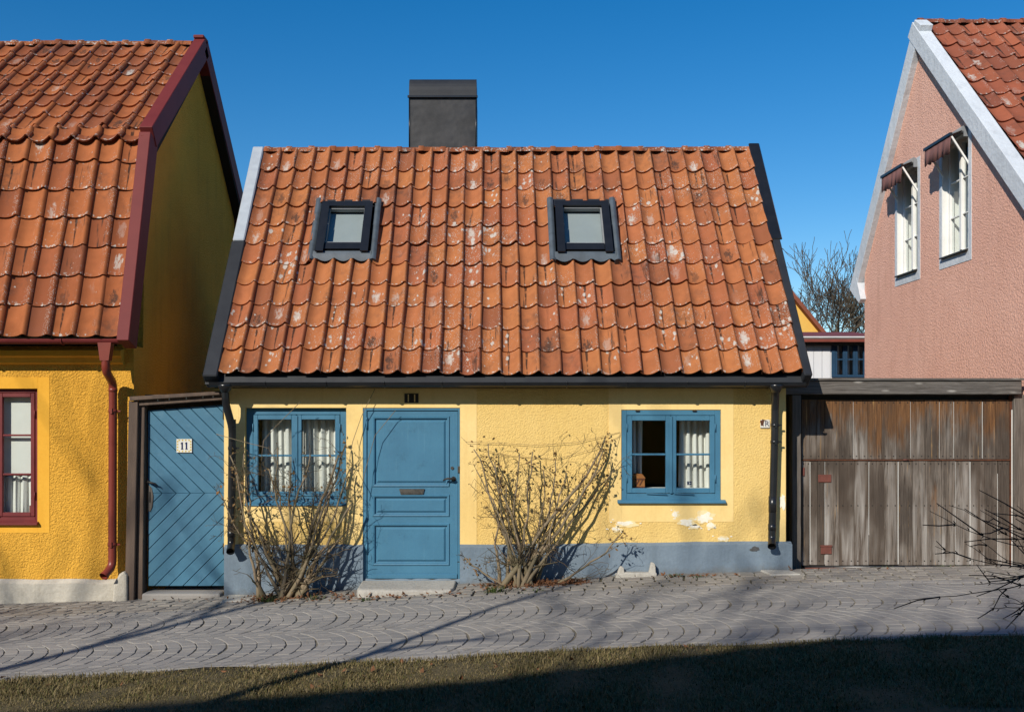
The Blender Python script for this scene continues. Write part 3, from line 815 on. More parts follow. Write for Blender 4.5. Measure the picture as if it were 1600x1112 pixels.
# roof windows
for (u0, u1, v0, v1) in SKY:
    UPM = ROOFM @ Matrix.Translation((0, 0, .045))
    def blk(*a): return MB().box(*a).xform(UPM)
    fl, fb, ft = .075, .075, .035
    a0, a1, b0, b1 = u0+fl+.03, u1-fl-.03, v0+fb+.02, v1-.085
    mb = MB(); fwd = .07
    mb.box(a0, a0+fwd, b0, b1, -.08, .085); mb.box(a1-fwd, a1, b0, b1, -.08, .085)
    mb.box(a0+fwd, a1-fwd, b1-fwd, b1, -.08, .085); mb.box(a0+fwd, a1-fwd, b0, b0+.155, -.08, .045)
    rw = mb.xform(UPM).build('roof_window', M['black_metal'], cot, bevel=.006)
    # lead strips: two rounded gutters at the sides, an apron with a wavy hem
    for (s0, s1) in ((u0, u0+fl), (u1-fl, u1)):
        pr = [(s0, -.10), (s0, .045)] + [(s0+(s1-s0)*k/6, .045+.022*math.sin(math.pi*k/6)) for k in range(1, 6)] + [(s1, .045), (s1, -.10)]
        b = MB(); vs = [(p, v0-.01, z) for p, z in pr] + [(p, v1+.02, z) for p, z in pr]; n = len(pr)
        b.add(vs, [(i, (i+1) % n, n+(i+1) % n, n+i)[::-1] for i in range(n)] + [tuple(range(n)), tuple(range(n, 2*n))[::-1]])
        b.xform(UPM).build('side_flashing', M['lead'], rw)
    b = MB(); n = 24; P = [[], [], []]
    for k in range(n+1):
        u = u0+fl*.8+(u1-u0-fl*1.6)*k/n
        s = ((u/TW) % 1)
        wv = math.sin(s*math.pi)
        P[0].append((u, v0+.02-.036*wv, .048-.026*wv)); P[1].append((u, v0+.05, .062)); P[2].append((u, b0+.01, .07))
    b.grid(P).xform(UPM).build('apron_flashing', M['lead'], rw)
    blk(a0-.03, a1+.03, b1+.001, v1+.04, -.05, .012).build('top_flashing', M['grey_metal'], rw)
    # sash
    g0, g1, h0, h1 = a0+fwd, a1-fwd, b0+.157, b1-fwd
    mb = MB(); t = .022
    mb.box(g0, g0+t, h0, h1, .0, .055); mb.box(g1-t, g1, h0, h1, .0, .055); mb.box(g0+t, g1-t, h1-t, h1, .0, .055); mb.box(g0+t, g1-t, h0, h0+t, .0, .055)
    mb.xform(UPM).build('sash', M['zinc'], rw)
    for ccc, ddd in ((a0-.012, a0+fwd+.012), (a1-fwd-.012, a1+.012)):       # side cover plates, in two lengths
        mid = b0+(b1-b0)*.58
        blk(ccc, ddd, b0-.02, mid-.003, .086, .108).build('cover_plate', M['black_metal'], rw)
        blk(ccc, ddd, mid+.003, b1, .086, .10).build('cover_plate', M['black_metal'], rw)
    blk(a0+fwd+.013, a1-fwd-.013, b1-fwd-.012, b1, .086, .10).build('cover_plate', M['black_metal'], rw)
    blk(a0+fwd+.014, a1-fwd-.014, b0+.045, b0+.15, .046, .075).build('handle_bar', M['black_metal'], rw)
    MB().add([(g0+t, h0+t, .032), (g1-t, h0+t, .032), (g1-t, h1-t, .032), (g0+t, h1-t, .032)], [(0,1,2,3)]).xform(UPM).build('pane', M['glass'], rw)
    blk(g0+.004, g1-.004, h0+.004, h1-.004, -.042, -.038).build('roller_blind', M['blind'], rw)

# eaves: sheet metal drip, gutter, brackets, downpipes
ya, xg0, xg1 = YE-.01, fx(327, 10.82), fx(1259, 10.82)
mb = MB()
mb.prism([(YE-.045, fz(600, 10.85)), (YE+.01, ze-.012), (YE+.08, ze+.05), (YE+.08, ze+.035), (YE+.02, ze-.03), (YE-.03, fz(600, 10.85))], fx(322, YE), fx(1256, YE), 'x')
mb.build('eaves_drip', M['grey_metal'], cot)
MB().box(fx(334, YE), fx(1254, YE), YE+.03, YE+.055, fz(606, YE), ze-.035).build('fascia_board', M['black_metal'], cot)
mb = MB()
YG = 10.80; rgut = .052; zg = fz(597, YG)
halfpipe(mb, xg0, xg1, YG+rgut, zg, rgut)
gut = mb.build('gutter', M['black_metal'], cot)
for px in (414, 509, 600, 690, 788, 886, 980, 1074, 1165):
    x = fx(px, YG)
    b = MB(); pts = [(x, YG+rgut+(rgut+.005)*math.cos(math.pi+math.pi*k/8), zg+(rgut+.005)*math.sin(math.pi+math.pi*k/8)) for k in range(9)]
    b.tube([(x, YE+.028, zg+.03)] + pts[::-1] + [(x, YG-.006, zg+.012)], .0065, 5).build('gutter_bracket', M['black_metal'], gut)
def downpipe(pts, rad, m, parent, brackets=(), wally=YF, name='downpipe', collar=(), mbk=None):
    P = [Vector(p) for p in pts]; S = [P[0]]
    for i in range(1, len(P)-1):                                     # round the bends
        a, b, c = P[i-1], P[i], P[i+1]; r = min(.07, (b-a).length*.4, (c-b).length*.4)
        p, q_ = b+(a-b).normalized()*r, b+(c-b).normalized()*r
        for k in range(5):
            t = k/4; S.append(p*(1-t)**2+b*2*t*(1-t)+q_*t*t)
    S.append(P[-1])
    b = MB(); b.tube(S, rad, 14, cap=False); b.tube(S[::-1], rad*.88, 14, cap=False)
    o = b.build(name, m, parent)
    d = (S[-1]-S[-2]).normalized()
    MB().tube([S[-1]-d*.02, S[-1]+d*.004], [rad*1.12, rad*1.12], 14, cap=False).build('outlet_rim', m, o)
    MB().tube([S[-1]-d*.05, S[-1]-d*.045], [rad*.86, rad*.86], 12).build('pipe_bore', M['dark'], o)
    for z in brackets:
        k = min(range(len(S)), key=lambda i: abs(S[i].z-z)); 
        x, y = None, None
        for i in range(len(S)-1):
            if (S[i].z-z)*(S[i+1].z-z) <= 0:
                t = (S[i].z-z)/(S[i].z-S[i+1].z+1e-9); pp = S[i].lerp(S[i+1], t); x, y = pp.x, pp.y; break
        if x is None: continue
        bb = MB(); bb.tube([(x, y, z-.018), (x, y, z+.018)], rad*1.10, 14)
        bb.box(x-.012, x+.012, y-rad*1.28, y-rad*1.02, z-.03, z+.03); bb.box(x+.01, x+rad*1.9, y-.006, y+.006, z-.008, z+.008); bb.box(x-.008, x+.008, y, wally, z-.008, z+.008)
        bb.build('pipe_bracket', mbk or m, o)
    for z0_, z1_ in collar:
        for i in range(len(S)-1):
            if (S[i].z-z0_)*(S[i+1].z-z0_) <= 0:
                t = (S[i].z-z0_)/(S[i].z-S[i+1].z+1e-9); pp = S[i].lerp(S[i+1], t)
                MB().tube([(pp.x, pp.y, z0_), (pp.x, pp.y, z1_)], rad*1.07, 14).build('pipe_joint', m, o); break
    return o
YP = YF-.10
dp = downpipe([(fx(352, YG+.05), YG+.05, zg-.04), (fx(352.5, YG+.05), YG+.052, fz(630, YG+.05)), (fx(363, YP), YP, fz(668, YP)), (fx(361.5, YP), YP, fz(850, YP)), (fx(360, YP-.1), YP-.10, fz(861, YP-.1))],
         .042, M['black_metal'], cot, (fz(700, YP), fz(824, YP)), collar=((fz(668, YP), fz(655, YP)+.0), (fz(838, YP), fz(828, YP))))
MB().tube([(fx(352, YG+.05), YG+.05, zg-.025), (fx(352, YG+.05), YG+.05, zg-.05), (fx(352, YG+.05), YG+.05, zg-.11)], [.085, .075, .045], 14).build('outlet_funnel', M['black_metal'], dp)
dp = downpipe([(fx(1212, YG+.05), YG+.05, zg-.04), (fx(1211, YP), YP, fz(632, YP)), (fx(1210.5, YP), YP, fz(680, YP)), (fx(1206, YP), YP, fz(842, YP)), (fx(1206, YP-.09), YP-.09, fz(853, YP-.09))],
         .042, M['black_metal'], cot, (fz(664, YP), fz(690, YP)), collar=((fz(800, YP), fz(775, YP)), (fz(828, YP), fz(818, YP))))
MB().tube([(fx(1212, YG+.05), YG+.05, zg-.025), (fx(1212, YG+.05), YG+.05, zg-.05), (fx(1212, YG+.05), YG+.05, zg-.11)], [.085, .075, .045], 14).build('outlet_funnel', M['black_metal'], dp)

# windows of the cottage
lw = casement_window(cot, *LWIN, YF+.045, M['blue'], 2, 2, fw=.075, sw=.052, bottom=.085)
rw = casement_window(cot, *RWIN, YF-.006, M['blue'], 2, 2, fw=.062, sw=.055, bottom=.095)
mb = MB(); mb.prism([(YF-.045, RWIN[2]-.012), (YF-.045, RWIN[2]+.008), (YF+.0045, RWIN[2]+.03), (YF+.0045, RWIN[2]-.012)], RWIN[0]-.045, RWIN[1]+.05, 'x')
mb.build('sill', M['blue'], rw, bevel=.003)
mb = MB(); mb.prism([(YF-.02, LWIN[2]-.012), (YF-.02, LWIN[2]+.006), (YF+.056, LWIN[2]+.03), (YF+.056, LWIN[2]-.012)], LWIN[0]+.002, LWIN[1]-.002, 'x')
mb.build('sill', M['blue'], lw)
for a, b in ((1010, 1042), (1053, 1084)):
    MB().tube([(fx(a, YF), YF-.012, fz(770.5, YF)), (fx(b, YF), YF-.014, fz(772, YF))], .005, 5).build('stay_hook', M['blue'], rw)
for px in (996, 1085):
    MB().box(fx(px-3, YF), fx(px+3, YF), YF-.012, YF+.01, RWIN[3]-.018, RWIN[3]+.0).build('fixing', M['iron'], rw)

# door
D0, D1, D2, D3 = DOOR
df = MB(); y0, y1 = YF+.004, YF+.14; jw = .042
df.box(D0, D0+jw, y0, y1, D2, D3); df.box(D1-.022, D1, y0, y1, D2, D3); df.box(D0+jw, D1-.022, y0, y1, D3-.03, D3)
df.build('door_frame', M['blue'], cot, bevel=.003)
a0, a1, b0, b1 = D0+jw+.004, D1-.026, D2+.012, D3-.034
YD = YF+.02
dz = lambda py: fz(py, YF)
panels = [(fx(583, YF), fx(701, YF), dz(759), dz(651.5)), (fx(583, YF), fx(701, YF), dz(805.5), dz(774)), (fx(583, YF), fx(701, YF), dz(882), dz(819))]
mb = MB(); facade(mb, a0, a1, b0, b1, YD, YD+.045, panels)
door = mb.build('door', M['blue'], cot)
for (p0, p1, q0, q1) in panels:
    mb = MB(); n = 0
    def ring(k, y): return [(p0+k, y, q0+k), (p1-k, y, q0+k), (p1-k, y, q1-k), (p0+k, y, q1-k)]
    L = [ring(0, YD-.012), ring(.016, YD-.012), ring(.026, YD+.012), ring(.034, YD+.016), ring(.062, YD+.003), ring(.063, YD+.003)]
    L = [ring(-.012, YD-.002), ring(-.002, YD-.014), ring(.014, YD-.010), ring(.022, YD+.013), ring(.032, YD+.015), ring(.055, YD-.002)]
    vs = [p for r in L for p in r]; fs = []
    for k in range(len(L)-1):
        for i in range(4): fs.append((4*k+i, 4*k+(i+1) % 4, 4*k+4+(i+1) % 4, 4*k+4+i))
    fs.append(tuple(4*(len(L)-1)+i for i in range(4)))
    mb.add(vs, fs).build('door_panel', M['blue'], door)
MB().box(a0+.002, a1-.002, YD-.028, YD-.001, b0-.002, b0+.05).build('kick_rail', M['blue'], door, bevel=.006)
mb = MB(); mb.prism([(fx(626, YF), dz(772.5)), (fx(661, YF), dz(772.5)), (fx(663.5, YF), dz(763.5)), (fx(623.5, YF), dz(763.5))], YD-.016, YD-.001, 'y')
lb = mb.build('letterbox', M['steel'], door, bevel=.003)
MB().box(fx(627, YF), fx(660, YF), YD-.019, YD-.0165, dz(770.6), dz(766)).build('letter_flap', M['steel'], lb)
hx, hz = fx(708.5, YF), dz(748)
h = MB(); h.tube([(hx, YD, hz), (hx, YD-.05, hz), (hx-.02, YD-.062, hz+.002), (hx-.06, YD-.06, hz+.008), (hx-.10, YD-.055, hz-.004), (hx-.112, YD-.05, hz-.018)], [.016, .013, .014, .011, .010, .007], 8)
h.tube([(hx, YD-.012, hz), (hx, YD, hz)], .028, 12).build('handle', M['iron'], door)
MB().tube([(fx(706.5, YF), YD-.010, dz(731)), (fx(706.5, YF), YD, dz(731))], .018, 12).build('lock_cylinder', M['steel'], door)
MB().box(fx(715, YF), fx(717.6, YF), YF-.012, YF+.004, dz(738), dz(728)).build('lock_plate', M['steel'], door)
for py in (670, 865):
    MB().tube([(D0+jw+.0, YD-.012, dz(py)), (D0+jw+.0, YD-.012, dz(py)+.13)], .011, 6).build('hinge', M['blue'], door)

# curtains and the toy on the sill (they hang or stand inside the rooms)
GRPC = 'white curtains behind the cottage windows'
yc_ = YF+.24
curtain(fx(400, YF), fx(462, YF), fz(778, YF), fz(640, YF), yc_, 'white curtain in left half of the window behind the rose bush', GRPC, waves=5, seed=1)
curtain(fx(466, YF), fx(536, YF), fz(778, YF), fz(640, YF), yc_, 'white curtain in right half of the window nearest the blue door', GRPC, waves=6, seed=2)
curtain(fx(976, YF), fx(1008, YF), fz(776, YF), fz(640, YF), yc_, 'narrow white curtain above the orange wooden box in the window', GRPC, waves=4, seed=3)
curtain(fx(1067, YF), fx(1118, YF), fz(776, YF), fz(640, YF), yc_, 'wide white curtain with a blue sticker low in front of it', GRPC, waves=5, seed=4)
# a small flag-like sticker inside the pane
st = MB().box(fx(1074.5, YF), fx(1077.2, YF), YF+.026, YF+.0275, fz(757.5, YF), fz(752, YF)).box(fx(1077.9, YF), fx(1081.3, YF), YF+.026, YF+.0275, fz(754.4, YF), fz(752, YF)).box(fx(1077.9, YF), fx(1081.3, YF), YF+.026, YF+.0275, fz(757.5, YF), fz(755.4, YF))
tag(st.build('sticker', M['navy']), 'tiny blue and white cross sticker on the pane of the right window', 'sticker')
tx0, tx1, tz0 = fx(991, YF), fx(1010, YF), RWIN[2]+.15
MB().box(RWIN[0]+.01, RWIN[1]-.01, YF+.10, YF+.30, tz0-.05, tz0-.004).build('inner_sill', M['white_paint'], cot)
toy = thing('wooden_box', ((tx0+tx1)/2, YF+.15, tz0), 'small orange wooden box with gabled lid on the inner sill of right window', 'box')
MB().box(tx0, tx1, YF+.11, YF+.20, tz0, tz0+.105).build('box_body', M['toy_wood'], toy, bevel=.003)
MB().prism([(tx0-.008, tz0+.107), (tx1+.008, tz0+.107), (tx1-.03, tz0+.155), (tx0+.03, tz0+.16)], YF+.105, YF+.205, 'y').build('lid', M['toy_wood'], toy)
for k in (.25, .55):
    MB().bar((tx0+(tx1-tx0)*k, YF+.106, tz0+.03), (tx0+(tx1-tx0)*(k+.25), YF+.106, tz0+.09), .008, .006, (0,1,0)).build('batten', M['rust_plate'], toy)
MB().bar((tx0+.004, YF+.106, tz0+.097), (tx1-.004, YF+.106, tz0+.097), .008, .006, (0,1,0)).build('batten', M['rust_plate'], toy)
MB().bar((tx0+.004, YF+.106, tz0+.012), (tx1-.004, YF+.106, tz0+.012), .008, .006, (0,1,0)).build('batten', M['rust_plate'], toy)

# ================================================================== the deep yellow house on the left
YL = 11.1
GXL = fx(209, YL)                       # gable wall plane
XL0 = -8.4
nb = thing('house', (-6.2, YL, -.15), 'deep yellow roughcast house with red gutter, red window and two-pitch tile roof', 'house')
Ye, Yb_, Yr_ = 10.72, 11.40, 13.45
Ze, Zb, Zr = fz(522, Ye), fz(219, Yb_), fz(74, Yr_)
YR2 = 2*Yr_
LW = (fx(-70, YL), fx(58.5, YL), fz(817.5, YL), fz(607, YL))
mb = MB(); zt_ = Ze-.10
facade(mb, XL0, GXL, -.6, zt_, YL, YL+.3, [LW])
mb.prism([(YL+.3, -.6), (YR2-YL, -.6), (YR2-YL, zt_+.1), (YR2-Yb_-.06, Zb-.1), (Yr_, Zr-.16), (Yb_+.06, Zb-.1), (YL+.3, zt_+.1)], GXL-.3, GXL, 'x')
mb.prism([(YL+.3, -.6), (YR2-YL, -.6), (YR2-YL, zt_+.1), (Yr_, Zr-.4), (YL+.3, zt_+.1)], XL0, XL0+.3, 'x')
mb.box(XL0+.3, GXL-.3, YR2-YL-.3, YR2-YL, -.6, zt_)
mb.build('wall', M['deep_yellow'], nb)
mb = MB(); c = .0035
xa, xb, za, zb = LW
for r in ((xb+.001, fx(77.5, YL), fz(832, YL), fz(589, YL)), (XL0+2, xb, zb+.001, fz(589, YL)), (XL0+2, xb, fz(832, YL), za-.001)):
    MB().box(r[0], r[1], YL-c, YL+.004, r[2], r[3]).build('plaster_band', M['deep_smooth'], nb)
mb = MB(); mb.prism([(YL-.10, fz(547, YL-.1)), (YL-.10, fz(556, YL-.1)), (YL-.055, fz(559, YL)), (YL-.05, fz(567, YL)), (YL+.01, fz(570, YL)), (YL+.01, fz(545, YL))], XL0, fx(191, YL-.05), 'x')
mb.build('cornice', M['deep_smooth'], nb)
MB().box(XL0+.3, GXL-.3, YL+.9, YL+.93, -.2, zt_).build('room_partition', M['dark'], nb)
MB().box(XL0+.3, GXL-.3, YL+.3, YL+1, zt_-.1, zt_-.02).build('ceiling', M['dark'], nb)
pl = MB()
n = 24; xs_ = [XL0 + (fx(183, YL)-XL0)*k/n for k in range(n+1)]; rq = random.Random(8)
tops = [fz(906+rq.uniform(-1, 1), YL) for _ in xs_]
for k in range(n):
    a, b, p, r_ = xs_[k], xs_[k+1], tops[k], tops[k+1]
    pl.add([(a, YL-.055, -.7), (b, YL-.055, -.7), (b, YL-.055, r_-.03), (a, YL-.055, p-.03), (a, YL-.002, p+.012), (b, YL-.002, r_+.012)], [(0,1,2,3), (3,2,5,4)])
pl.build('base_wall', M['base_concrete'], nb)
# the lump of concrete under the downpipe
lump = MB(); zc = [(fx(181, YL-.1), fz(941, YL-.1)-.2), (fx(200, YL-.1), fz(941, YL-.1)-.2), (fx(199.5, YL-.1), fz(898, YL-.1)), (fx(195, YL-.1), fz(891, YL-.1)), (fx(187, YL-.1), fz(896, YL-.1)), (fx(178, YL-.1), fz(911, YL-.1)), (fx(174, YL-.1), fz(938, YL-.1)-.2)]
lump.prism(zc, YL-.13, YL+.02, 'y').build('corner_stone', M['base_concrete'], nb, bevel=.025, seg=2)
# roof
mb = MB(); o = .07
mb.prism([(Ye+.04, Ze-.06), (Yb_+.0, Zb-o), (Yr_, Zr-o), (YR2-Yb_, Zb-o), (YR2-Ye-.04, Ze-.06), (YR2-Ye-.12, Ze-.09), (YR2-Yb_-.05, Zb-o-.08), (Yr_, Zr-o-.1), (Yb_+.05, Zb-o-.08), (Ye+.12, Ze-.09)], XL0, GXL+.13, 'x')
deckL = mb.build('roof', M['deck'], nb)
XV0 = fx(190, Ye)                        # inner edge of the verge board
TWL = .262
NCL = 15
uyl = Vector((0, Yb_-Ye, Zb-Ze)).normalized(); FL1 = frame_matrix((XV0-NCL*TWL+.04, Ye, Ze), (1,0,0), uyl)
S1 = math.hypot(Yb_-Ye, Zb-Ze)
g1 = S1/6.75
tl1 = tile_mesh('roof_tile', TWL, g1, M['tile_left'], depth=.075)
lay_tiles(deckL, FL1, tl1, NCL, 7, TWL, g1, 17, None, 1.1)
uyu = Vector((0, Yr_-Yb_, Zr-Zb)).normalized(); FL2 = frame_matrix((XV0-NCL*TWL+.04, Yb_-.05, Zb-.03), (1,0,0), uyu)
S2 = math.hypot(Yr_-Yb_, Zr-Zb); g2 = S2/9
tl2 = tile_mesh('roof_tile', TWL, g2, M['tile_left'], depth=.075)
lay_tiles(deckL, FL2, tl2, NCL, 9, TWL, g2, 18, None, 1.2)
rmL = ridge_mesh('ridge_tile', .30, M['tile_left'], .08)
lay_ridge(deckL, XV0-14*.30-.06, XV0-.12, Yr_+.02, Zr+.01, .30, rmL, 6)
# verge boards along the gable: front lower, front upper, and the rear pair
XG0, XG1 = fx(189, Ye), fx(208, Ye)
def verge_yz(pts, xa, xb, th_out, th_in, m, name, parent):
    for (p, q_) in zip(pts, pts[1:]):
        a, b = Vector((0, *p)), Vector((0, *q_)); d = (b-a).normalized(); nrm = Vector((0, -d.z, d.y))
        if nrm.z < -.01: nrm = -nrm
        a2, b2 = a - d*.0, b + d*.0
        vs = []
        for x in (xa, xb):
            for pt, s in ((a2, th_out), (b2, th_out), (b2, -th_in), (a2, -th_in)):
                v = pt + nrm*s; vs.append((x, v.y, v.z))
        MB().add(vs, [(0,1,2,3), (7,6,5,4), (0,4,5,1), (1,5,6,2), (2,6,7,3), (3,7,4,0)]).build(name, m, parent, bevel=.006)
verge_yz([(Ye-.05, Ze-.10), (Yb_-.045, Zb+.035)], XG0, XG1, .09, .17, M['red_metal'], 'verge_board', nb)
verge_yz([(Yb_-.045, Zb+.045), (Yr_, Zr+.02)], XG0-.01, XG1+.01, .10, .15, M['red_metal'], 'verge_board', nb)
verge_yz([(Yr_, Zr+.02), (YR2-Yb_+.045, Zb+.045)], XG0, XG1+.01, .10, .15, M['red_metal'], 'verge_board', nb)
verge_yz([(YR2-Yb_+.045, Zb+.035), (YR2-Ye+.05, Ze-.1)], XG0, XG1, .09, .17, M['red_metal'], 'verge_board', nb)
MB().box(XG0-.012, XG1+.0, Yr_-.11, Yr_+.11, Zr+.085, Zr+.13).build('ridge_cap', M['red_metal'], nb, bevel=.01)
# gutter and downpipe
mb = MB(); YGL = 10.68; rl = .055; zgl = fz(529, YGL)
halfpipe(mb, XL0, fx(201, YGL), YGL+rl, zgl, rl); gl_ = mb.build('gutter', M['red_metal'], nb)
MB().box(XL0, fx(199, YGL), Ye+.03, Ye+.05, zgl-.02, Ze-.02).build('eaves_sheet', M['zinc'], nb)
for px in (-60, 95):
    b = MB(); x = fx(px, YGL)
    b.tube([(x, YGL+rl+(rl+.005)*math.cos(math.pi+math.pi*k/8), zgl+(rl+.005)*math.sin(math.pi+math.pi*k/8)) for k in range(9)], .007, 5).build('gutter_bracket', M['red_metal'], gl_)
YPL = YL-.11
xg_ = fx(165, YGL+.05)
dpl = downpipe([(xg_, YGL+.055, zgl-.06), (xg_, YGL+.055, fz(579, YGL)), (fx(176.5, YPL), YPL, fz(598, YPL)), (fx(175.5, YPL), YPL, fz(884, YPL)), (fx(162, YPL-.12), YPL-.12, fz(900, YPL-.12))],
         .045, M['red_pipe'], nb, (fz(642, YPL), fz(850, YPL)), YL, collar=((fz(612, YPL), fz(606, YPL)),))
mb = MB(); xf, yf = xg_, YGL+.055; z1_, z0_ = zgl-.04, fz(563, YGL)
vs = [(xf-.07, yf-.05, z1_), (xf+.075, yf-.05, z1_), (xf+.075, yf+.05, z1_), (xf-.07, yf+.05, z1_), (xf-.047, yf-.047, z0_), (xf+.047, yf-.047, z0_), (xf+.047, yf+.047, z0_), (xf-.047, yf+.047, z0_)]
mb.add(vs, [(3,2,1,0), (4,5,6,7), (0,1,5,4), (1,2,6,5), (2,3,7,6), (3,0,4,7)]).build('outlet_funnel', M['red_pipe'], dpl)
# window with three panes high
lwin = casement_window(nb, LW[0], LW[1], LW[2], LW[3], YL+.035, M['red_wood'], 3, 2, fw=.045, sw=.045, bottom=.07)
mb = MB(); mb.prism([(YL-.05, LW[2]-.012), (YL-.05, LW[2]+.01), (YL+.046, LW[2]+.035), (YL+.046, LW[2]-.012)], LW[0]-.01, LW[1]+.015, 'x')
mb.build('sill', M['red_wood'], lwin)
bl_ = MB().box(LW[0]+.05, fx(50, YL), YL+.13, YL+.133, fz(742, YL), fz(600, YL))
bl_.build('roller_blind', M['cloth'], nb)
curtain(fx(-60, YL), fx(49, YL), fz(808, YL), fz(744, YL), YL+.15, 'white cafe curtain low in the red framed window', None, waves=9, amp=.018, seed=9)
tag(MB().box(fx(42, YL), fx(47.5, YL), YL+.058, YL+.0595, fz(801, YL), fz(790, YL)).build('sticker', M['rust_plate']), 'small red sticker low in the corner of the red framed window', 'sticker')

# ================================================================== side gate with diagonal boards
YS = 11.13
sg = thing('side_gate', (fx(275, YS), YS, -.02), 'blue gate of chevron boards in a brown timber frame, bearing number eleven', 'gate')
def post(pa, pb, ya, yb_, ptop, name, d0, d1, pbot=940, m='brown_wood', lean=0):
    mb = MB(); x0, x1 = fx(pa, d0), fx(pb, d0); z0_, z1_ = fz(pbot, d0)-.25, fz(ptop, d0); k = lean/140
    mb.add([(x0-k, d0, z0_), (x1-k, d0, z0_), (x1-k, d1, z0_), (x0-k, d1, z0_), (x0, d0, z1_), (x1, d0, z1_), (x1, d1, z1_), (x0, d1, z1_)],
           [(0,3,2,1), (4,5,6,7), (0,1,5,4), (1,2,6,5), (2,3,7,6), (3,0,4,7)])
    return mb.build(name, M[m], sg, bevel=.006)
post(201, 215.5, 0, 0, 626.5, 'post', YS-.12, YS+.05, lean=7)
post(216.5, 226, 0, 0, 633, 'jamb', YS-.07, YS+.08, lean=4)
d = YS-.13
mb = MB()
def slant(pa, pb, y00, y01, y10, y11, d0, d1, name, m):
    mb = MB(); xa, xb = fx(pa, d0), fx(pb, d0)
    v = [(xa, fz(y01, d0)), (xb, fz(y11, d0)), (xb, fz(y10, d0)), (xa, fz(y00, d0))]
    return mb.prism(v, d0, d1, 'y').build(name, M[m], sg, bevel=.006)
slant(202, 353, 619.5, 626, 610.5, 616, YS-.15, YS+.07, 'header_cap', 'brown_wood')
slant(216.5, 350, 624, 634, 614, 624.5, YS-.10, YS+.06, 'header', 'brown_wood')
MB().box(fx(226.5, YS+.065), fx(352, YS+.065), YS+.065, YS+.11, fz(655, YS), fz(616, YS)).build('gap_shade_rail', M['brown_wood'], sg)  # board added behind the leaf to keep the gap under the header dark
for px in (244, 262, 289, 315, 331):
    t = (px-202)/151
    MB().box(fx(px-.8, YS-.155), fx(px+.8, YS-.155), YS-.108, YS-.099, fz(628-9*t, YS-.1)-.004, fz(626-9*t, YS-.1)+.004).build('nail', M['ceramic'], sg)
# boards, clipped to the two halves of the leaf
gl, gr = fx(231, YS), fx(351.5, YS)
gtl, gtr, gbm, gbt = fz(641, YS), fz(632, YS), fz(770, YS), fz(915, YS)
def clip(poly, a, b, c):
    out = []
    for i in range(len(poly)):
        p, q_ = poly[i], poly[(i+1) % len(poly)]; dp_, dq = a*p[0]+b*p[1]-c, a*q_[0]+b*q_[1]-c
        if dp_ <= 0: out.append(p)
        if (dp_ < 0 < dq) or (dq < 0 < dp_):
            t = dp_/(dp_-dq); out.append((p[0]+t*(q_[0]-p[0]), p[1]+t*(q_[1]-p[1])))
    return out
bw = .112
rgb_ = random.Random(3)
leaf = MB().box(gl+.01, gr-.01, YS+.03, YS+.05, gbt+.01, gtl-.01).build('leaf_backing', M['blue_gate'], sg)
for sgn, zlo, zhi in ((-1, gbm+.001, 9), (1, gbt, gbm-.001)):
    for k in range(-30, 40):
        dr = Vector((1, sgn)).normalized(); nn = Vector((-dr.y, dr.x))
        o = Vector((gl, gbm)) + nn*(k*bw)
        P0 = [o-dr*4, o+dr*4, o+dr*4+nn*(bw-.005), o-dr*4+nn*(bw-.005)]
        poly = [(p.x, p.y) for p in P0]
        poly = clip(poly, -1, 0, -gl); poly = clip(poly, 1, 0, gr); poly = clip(poly, 0, -1, -zlo)
        if zhi < 9: poly = clip(poly, 0, 1, zhi)
        else:
            s = (gtr-gtl)/(gr-gl); poly = clip(poly, -s, 1, gtl-s*gl)
        if len(poly) < 3: continue
        ar = abs(sum(poly[i][0]*poly[(i+1) % len(poly)][1]-poly[(i+1) % len(poly)][0]*poly[i][1] for i in range(len(poly))))/2
        if ar < .001: continue
        yj = rgb_.uniform(-.003, .003)
        MB().prism(poly, YS+.002+yj, YS+.029, 'y').build('board', M['blue_gate'], sg, bevel=.004)
hx, hz = fx(233, YS), fz(752, YS)
h = MB(); h.tube([(hx+.0, YS, hz), (hx, YS-.04, hz), (hx+.03, YS-.06, hz-.005), (hx+.09, YS-.06, hz-.02), (hx+.115, YS-.05, hz-.045)], [.012, .011, .012, .009, .006], 7)
h.build('handle', M['iron'], sg)
mb = MB(); mb.prism([(hx-.012, fz(756, YS)), (hx+.03, fz(762, YS)), (hx+.048, fz(775, YS)), (hx+.035, fz(792, YS)), (hx+.012, fz(799, YS)), (hx-.012, fz(797, YS))], YS-.006, YS+.003, 'y').build('bare_wood_patch', M['post'], sg)
mb = MB().box(hx-.004, hx+.018, YS-.011, YS-.0062, fz(784, YS), fz(768, YS)).build('keyhole_plate', M['iron'], sg)
for py in (655, 865):
    MB().tube([(gr-.012, YS-.008, fz(py, YS)), (gr-.012, YS-.008, fz(py, YS)+.12)], .011, 6).build('hinge', M['iron'], sg)
